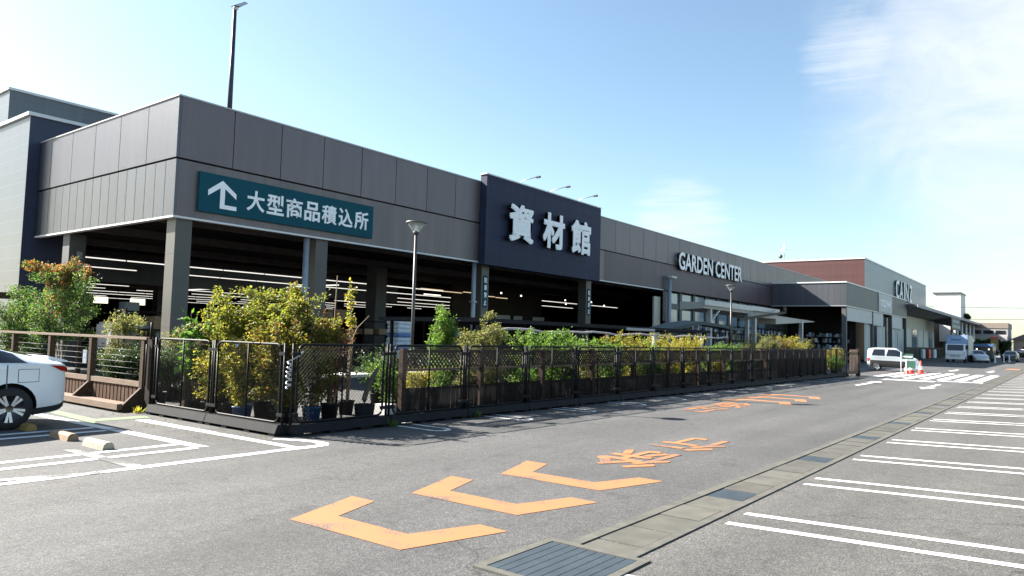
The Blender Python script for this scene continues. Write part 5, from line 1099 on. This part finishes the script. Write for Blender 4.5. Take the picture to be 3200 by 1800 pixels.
car('distant_white_car', 'white car half hidden by a low hedge far down the road', 'car', HB, M['car_white'], (176, 7.0, 0.3), rad(250), (-1.40, 1.35), 0.325, side_win=((-1.62, 0.9, 1.12, 1.90),), screen=(0.50, 1.22), rear=(-1.90, -0.98))
# delivery truck, seen from its front
tr = thing('delivery_truck', 'white cab delivery truck with a pale blue box body', 'truck', (97, 10.3, 0), world=True)
MB().bevbox(98.9, 104.5, 9.2, 11.4, 0.85, 3.15, 0.05).build('box_body', M['truck_blue'], tr)
MB().box(99.0, 104.4, 9.175, 9.195, 0.95, 3.05).build('side_panel', M['truck_side'], tr)
mb = MB(); mb.prism([(97.0, 9.35, 0.45), (97.0, 9.35, 1.25), (97.35, 9.35, 2.1), (98.8, 9.35, 2.15), (98.8, 9.35, 0.45)][::-1], (0, 1.9, 0)); mb.build('cab', M['car_white'], tr)
mb = MB(); mb.add([(97.04, 9.5, 1.36), (97.04, 11.1, 1.36), (97.315, 11.1, 2.03), (97.315, 9.5, 2.03)], [(0, 3, 2, 1)]); mb.build('windscreen', M['car_glass'], tr)
for y in (9.42, 10.85): MB().box(96.97, 96.995, y, y + 0.32, 0.78, 0.98).build('headlight', M['lens_clear'], tr)
MB().box(96.96, 96.995, 9.8, 10.8, 0.62, 0.92).build('grille', M['galv'], tr); MB().bevbox(96.85, 96.955, 9.35, 11.25, 0.38, 0.62, 0.02).build('bumper', M['car_white'], tr); MB().box(96.84, 96.849, 10.0, 10.5, 0.42, 0.58).build('number_plate', M['plate_white'], tr)
MB().box(98.88, 98.898, 9.9, 10.9, 2.55, 2.70).build('blue_stripe', M['tarp_blue'], tr)
MB().box(97.2, 97.4, 9.05, 9.3, 1.5, 2.0).build('mirror', M['rubber'], tr); MB().box(96.97, 96.99, 9.36, 9.41, 1.0, 1.2).build('indicator', M['lens_orange'], tr)
for x in (97.9, 103.2):
    for y in (9.45, 11.15): MB().lathe([(0, -0.12), (0.36, -0.12), (0.40, -0.06), (0.40, 0.06), (0.36, 0.12), (0, 0.12)], (x, y, 0.40), 20, 'Y').build('wheel', M['rubber'], tr)
vn = thing('dark_van', 'dark van with a blue roof stripe behind the truck', 'van', (110, 9, 0), world=True)
MB().bevbox(110.0, 115, 7.6, 10.1, 0.35, 2.35, 0.12).build('body', M['car_black'], vn); MB().box(109.98, 114.9, 7.55, 10.15, 1.95, 2.25).build('roof_stripe', M['tarp_blue'], vn); MB().box(109.96, 109.99, 8.3, 9.3, 0.9, 1.35).build('panel', M['truck_blue'], vn)
for y in (8.0, 9.3): MB().lathe([(0, -0.02), (0.09, -0.02), (0.09, 0.02), (0, 0.02)], (109.97, y, 1.6), 10, 'X').build('headlight', M['bulb'], vn)
for x in (110.9, 114):
    for y in (7.75, 9.95): MB().lathe([(0, -0.1), (0.34, -0.1), (0.36, 0), (0.34, 0.1), (0, 0.1)], (x, y, 0.36), 16, 'Y').build('wheel', M['rubber'], vn)

# ------------------------------------------------------------------ cones, stand sign, small posts
def cone(x, y, label, first):
    t = thing('traffic_cone', label, 'traffic cone', (x, y, 0), 'red and white cones by the estate car')
    MB().box(-0.19, 0.19, -0.19, 0.19, 0, 0.05).build('foot', M['cone_red'], t)
    MB().lathe([(0.15, 0.05), (0.115, 0.22), (0.08, 0.42), (0.03, 0.70), (0.0, 0.70)], (0, 0, 0), 16).build('cone', M['cone_red'], t)
    MB().lathe([(0.119, 0.22), (0.084, 0.42)], (0, 0, 0), 16).build('stripe', M['white_trim'], t); return t
c0 = cone(49.3, 7.75, 'first red traffic cone, next to the green stand sign', True)
dup(c0, (50.0, 7.62, 0), 0, 'middle red traffic cone in front of the estate car', scale=(1.15, 1.15, 1.15)); dup(c0, (51.4, 7.30, 0), 0, 'last red traffic cone, at the bonnet of the estate car', scale=(1.15, 1.15, 1.15))
ss = thing('stand_sign', 'white-legged stand sign with green boards beside the cones', 'sign', (47.1, 7.5, 0), world=True)
MB().tube([(46.7, 7.62, 0), (46.7, 7.62, 1.35)], 0.02, 8).tube([(47.6, 7.5, 0), (47.6, 7.5, 0.9)], 0.018, 8).build('legs', M['white_trim'], ss)
MB().box(46.75, 46.78, 7.0, 7.62, 0.95, 1.25).box(46.75, 46.78, 6.9, 7.35, 0.45, 0.85).build('boards', M['green_board'], ss)
MB().box(46.73, 46.745, 7.05, 7.55, 1.05, 1.12).build('lettering_strip', M['sign_white'], ss)
for i, (x, y) in enumerate(((104.0, 7.9), (109.0, 7.3), (112.5, 6.6), (116.0, 6.2))):
    p = thing('bollard', 'small white bollard on the road side of the truck, %s along' % ORD[i], 'bollard', (x, y, 0), 'white bollards beyond the truck'); MB().lathe([(0.16, 0), (0.14, 0.1), (0.08, 0.15), (0.06, 0.9), (0, 0.92)], (0, 0, 0), 12).build('shaft', M['white_trim'], p)

# ------------------------------------------------------------------ beyond the car park
ap = thing('apartment_block', 'beige two-storey apartment block with a tiled parapet', 'building', (180, 12, 0), world=True)
MB().box(180, 192, 9.8, 18.5, 0, 6.6).build('wall', M['flat_wall'], ap); MB().box(179.9, 192, 9.7, 18.6, 5.95, 7.05).build('parapet', M['house_wall'], ap)
for i in range(4): MB().box(179.95, 179.99, 10.2 + 2.1 * i, 11.9 + 2.1 * i, 4.75, 5.5).build('window', M['car_glass'], ap)
MB().box(179.6, 179.99, 9.9, 18.4, 3.3, 4.3).build('balcony', M['flat_wall'], ap)
hs = thing('small_house', 'low brown house with a hipped roof at the far right', 'house', (182, 5, 0), world=True)
MB().box(182, 190, 2.0, 9.0, 0, 3.7).build('wall', M['house_wall'], hs)
mb = MB(); mb.add([(181.3, 1.4, 3.7), (190.7, 1.4, 3.7), (190.7, 9.6, 3.7), (181.3, 9.6, 3.7), (184.5, 5.5, 5.7), (187.5, 5.5, 5.7)], [(0, 1, 5, 4), (1, 2, 5), (2, 3, 4, 5), (3, 0, 4), (0, 3, 2, 1)]); rf = mb.build('roof', M['roof_brown'], hs); MB().box(184.0, 184.5, 6.6, 7.1, 4.4, 6.3).build('chimney', M['roof_brown'], rf)
for y in (3, 6): MB().box(181.95, 181.99, y, y + 1.4, 1.0, 2.3).build('window', M['car_glass'], hs)
ys = thing('yellow_sign', 'yellow roadside signboard on a post in front of the trees', 'sign', (150, 10, 0), world=True)
MB().box(149.95, 150.05, 9.55, 10.65, 1.9, 3.5).build('panel', M['yellow'], ys); MB().box(149.9, 150.1, 9.5, 10.7, 3.5, 3.75).build('cap', M['cone_red'], ys); MB().tube([(150.1, 10.1, 0), (150.1, 10.1, 2.0)], 0.1, 8).build('post', M['white_trim'], ys)
def far_tree(x, y, h, r, label, n=900, m_='leaf_dark', base=0.8):
    t = thing('broad_tree', label, 'tree', (x, y, 0), 'trees beyond the car park')
    MB().tube([(0, 0, 0), (0.05, 0, h * 0.35), (0, 0, h * 0.7)], [0.2, 0.15, 0.06], 8).build('trunk', M['bark'], t); mb = MB()
    cs = [Vector((random.uniform(-r, r) * 0.7, random.uniform(-r, r) * 0.7, base + (h - base) * random.uniform(0.1, 0.9))) for _ in range(14)]
    crown(mb, [(c, c + rv() * r * 0.35) for c in cs], n, 0.42, 0.26, r * 0.30); mb.build('crown', M[m_], t)
far_tree(165, 12.2, 3.7, 1.8, 'dark green tree behind the yellow sign'); far_tree(166, 14.4, 3.3, 1.5, 'lighter green tree left of the yellow sign', m_='leaf_tree'); far_tree(168, 10.2, 3.3, 1.6, 'dark tree between the yellow sign and the brown house')
far_tree(186, 18.2, 9.4, 1.6, 'dark pointed treetop showing over the entrance canopy', 900, base=5.0)
far_tree(200, 3.0, 5.0, 2.4, 'tree behind the brown house')
hd = thing('clipped_hedge', 'low clipped hedge in front of the distant white car', 'hedge', (168, 6.8, 0), world=True); mb = MB()
for _ in range(2600): leaf(mb, Vector((random.uniform(167, 168), random.uniform(3.0, 9.3), random.uniform(0.15, 1.15))), rv(), rv(), 0.22, 0.14)
mb.build('foliage', M['leaf_dark'], hd)
struct('pavement', MB().box(160, 182, 2.0, 9.6, 0.01, 0.12), M['pink_pave'])
for i, (za, zb, y0) in enumerate(((10.3, 10.0, 0), (7.6, 8.4, 0))):
    mb = MB(); mb.tube([(175, 24 - 1.6 * k, za + (zb - za) * k / 24 - 0.3 * math.sin(math.pi * k / 24)) for k in range(25)], 0.04, 5); tag(mb.build('power_line', M['gap_dark']), ('upper power line crossing the sky at the far right', 'lower power line crossing the sky at the far right')[i], 'power line', 'power lines beyond the store')
for o in bpy.data.objects:
    if '_o' in o: del o['_o']
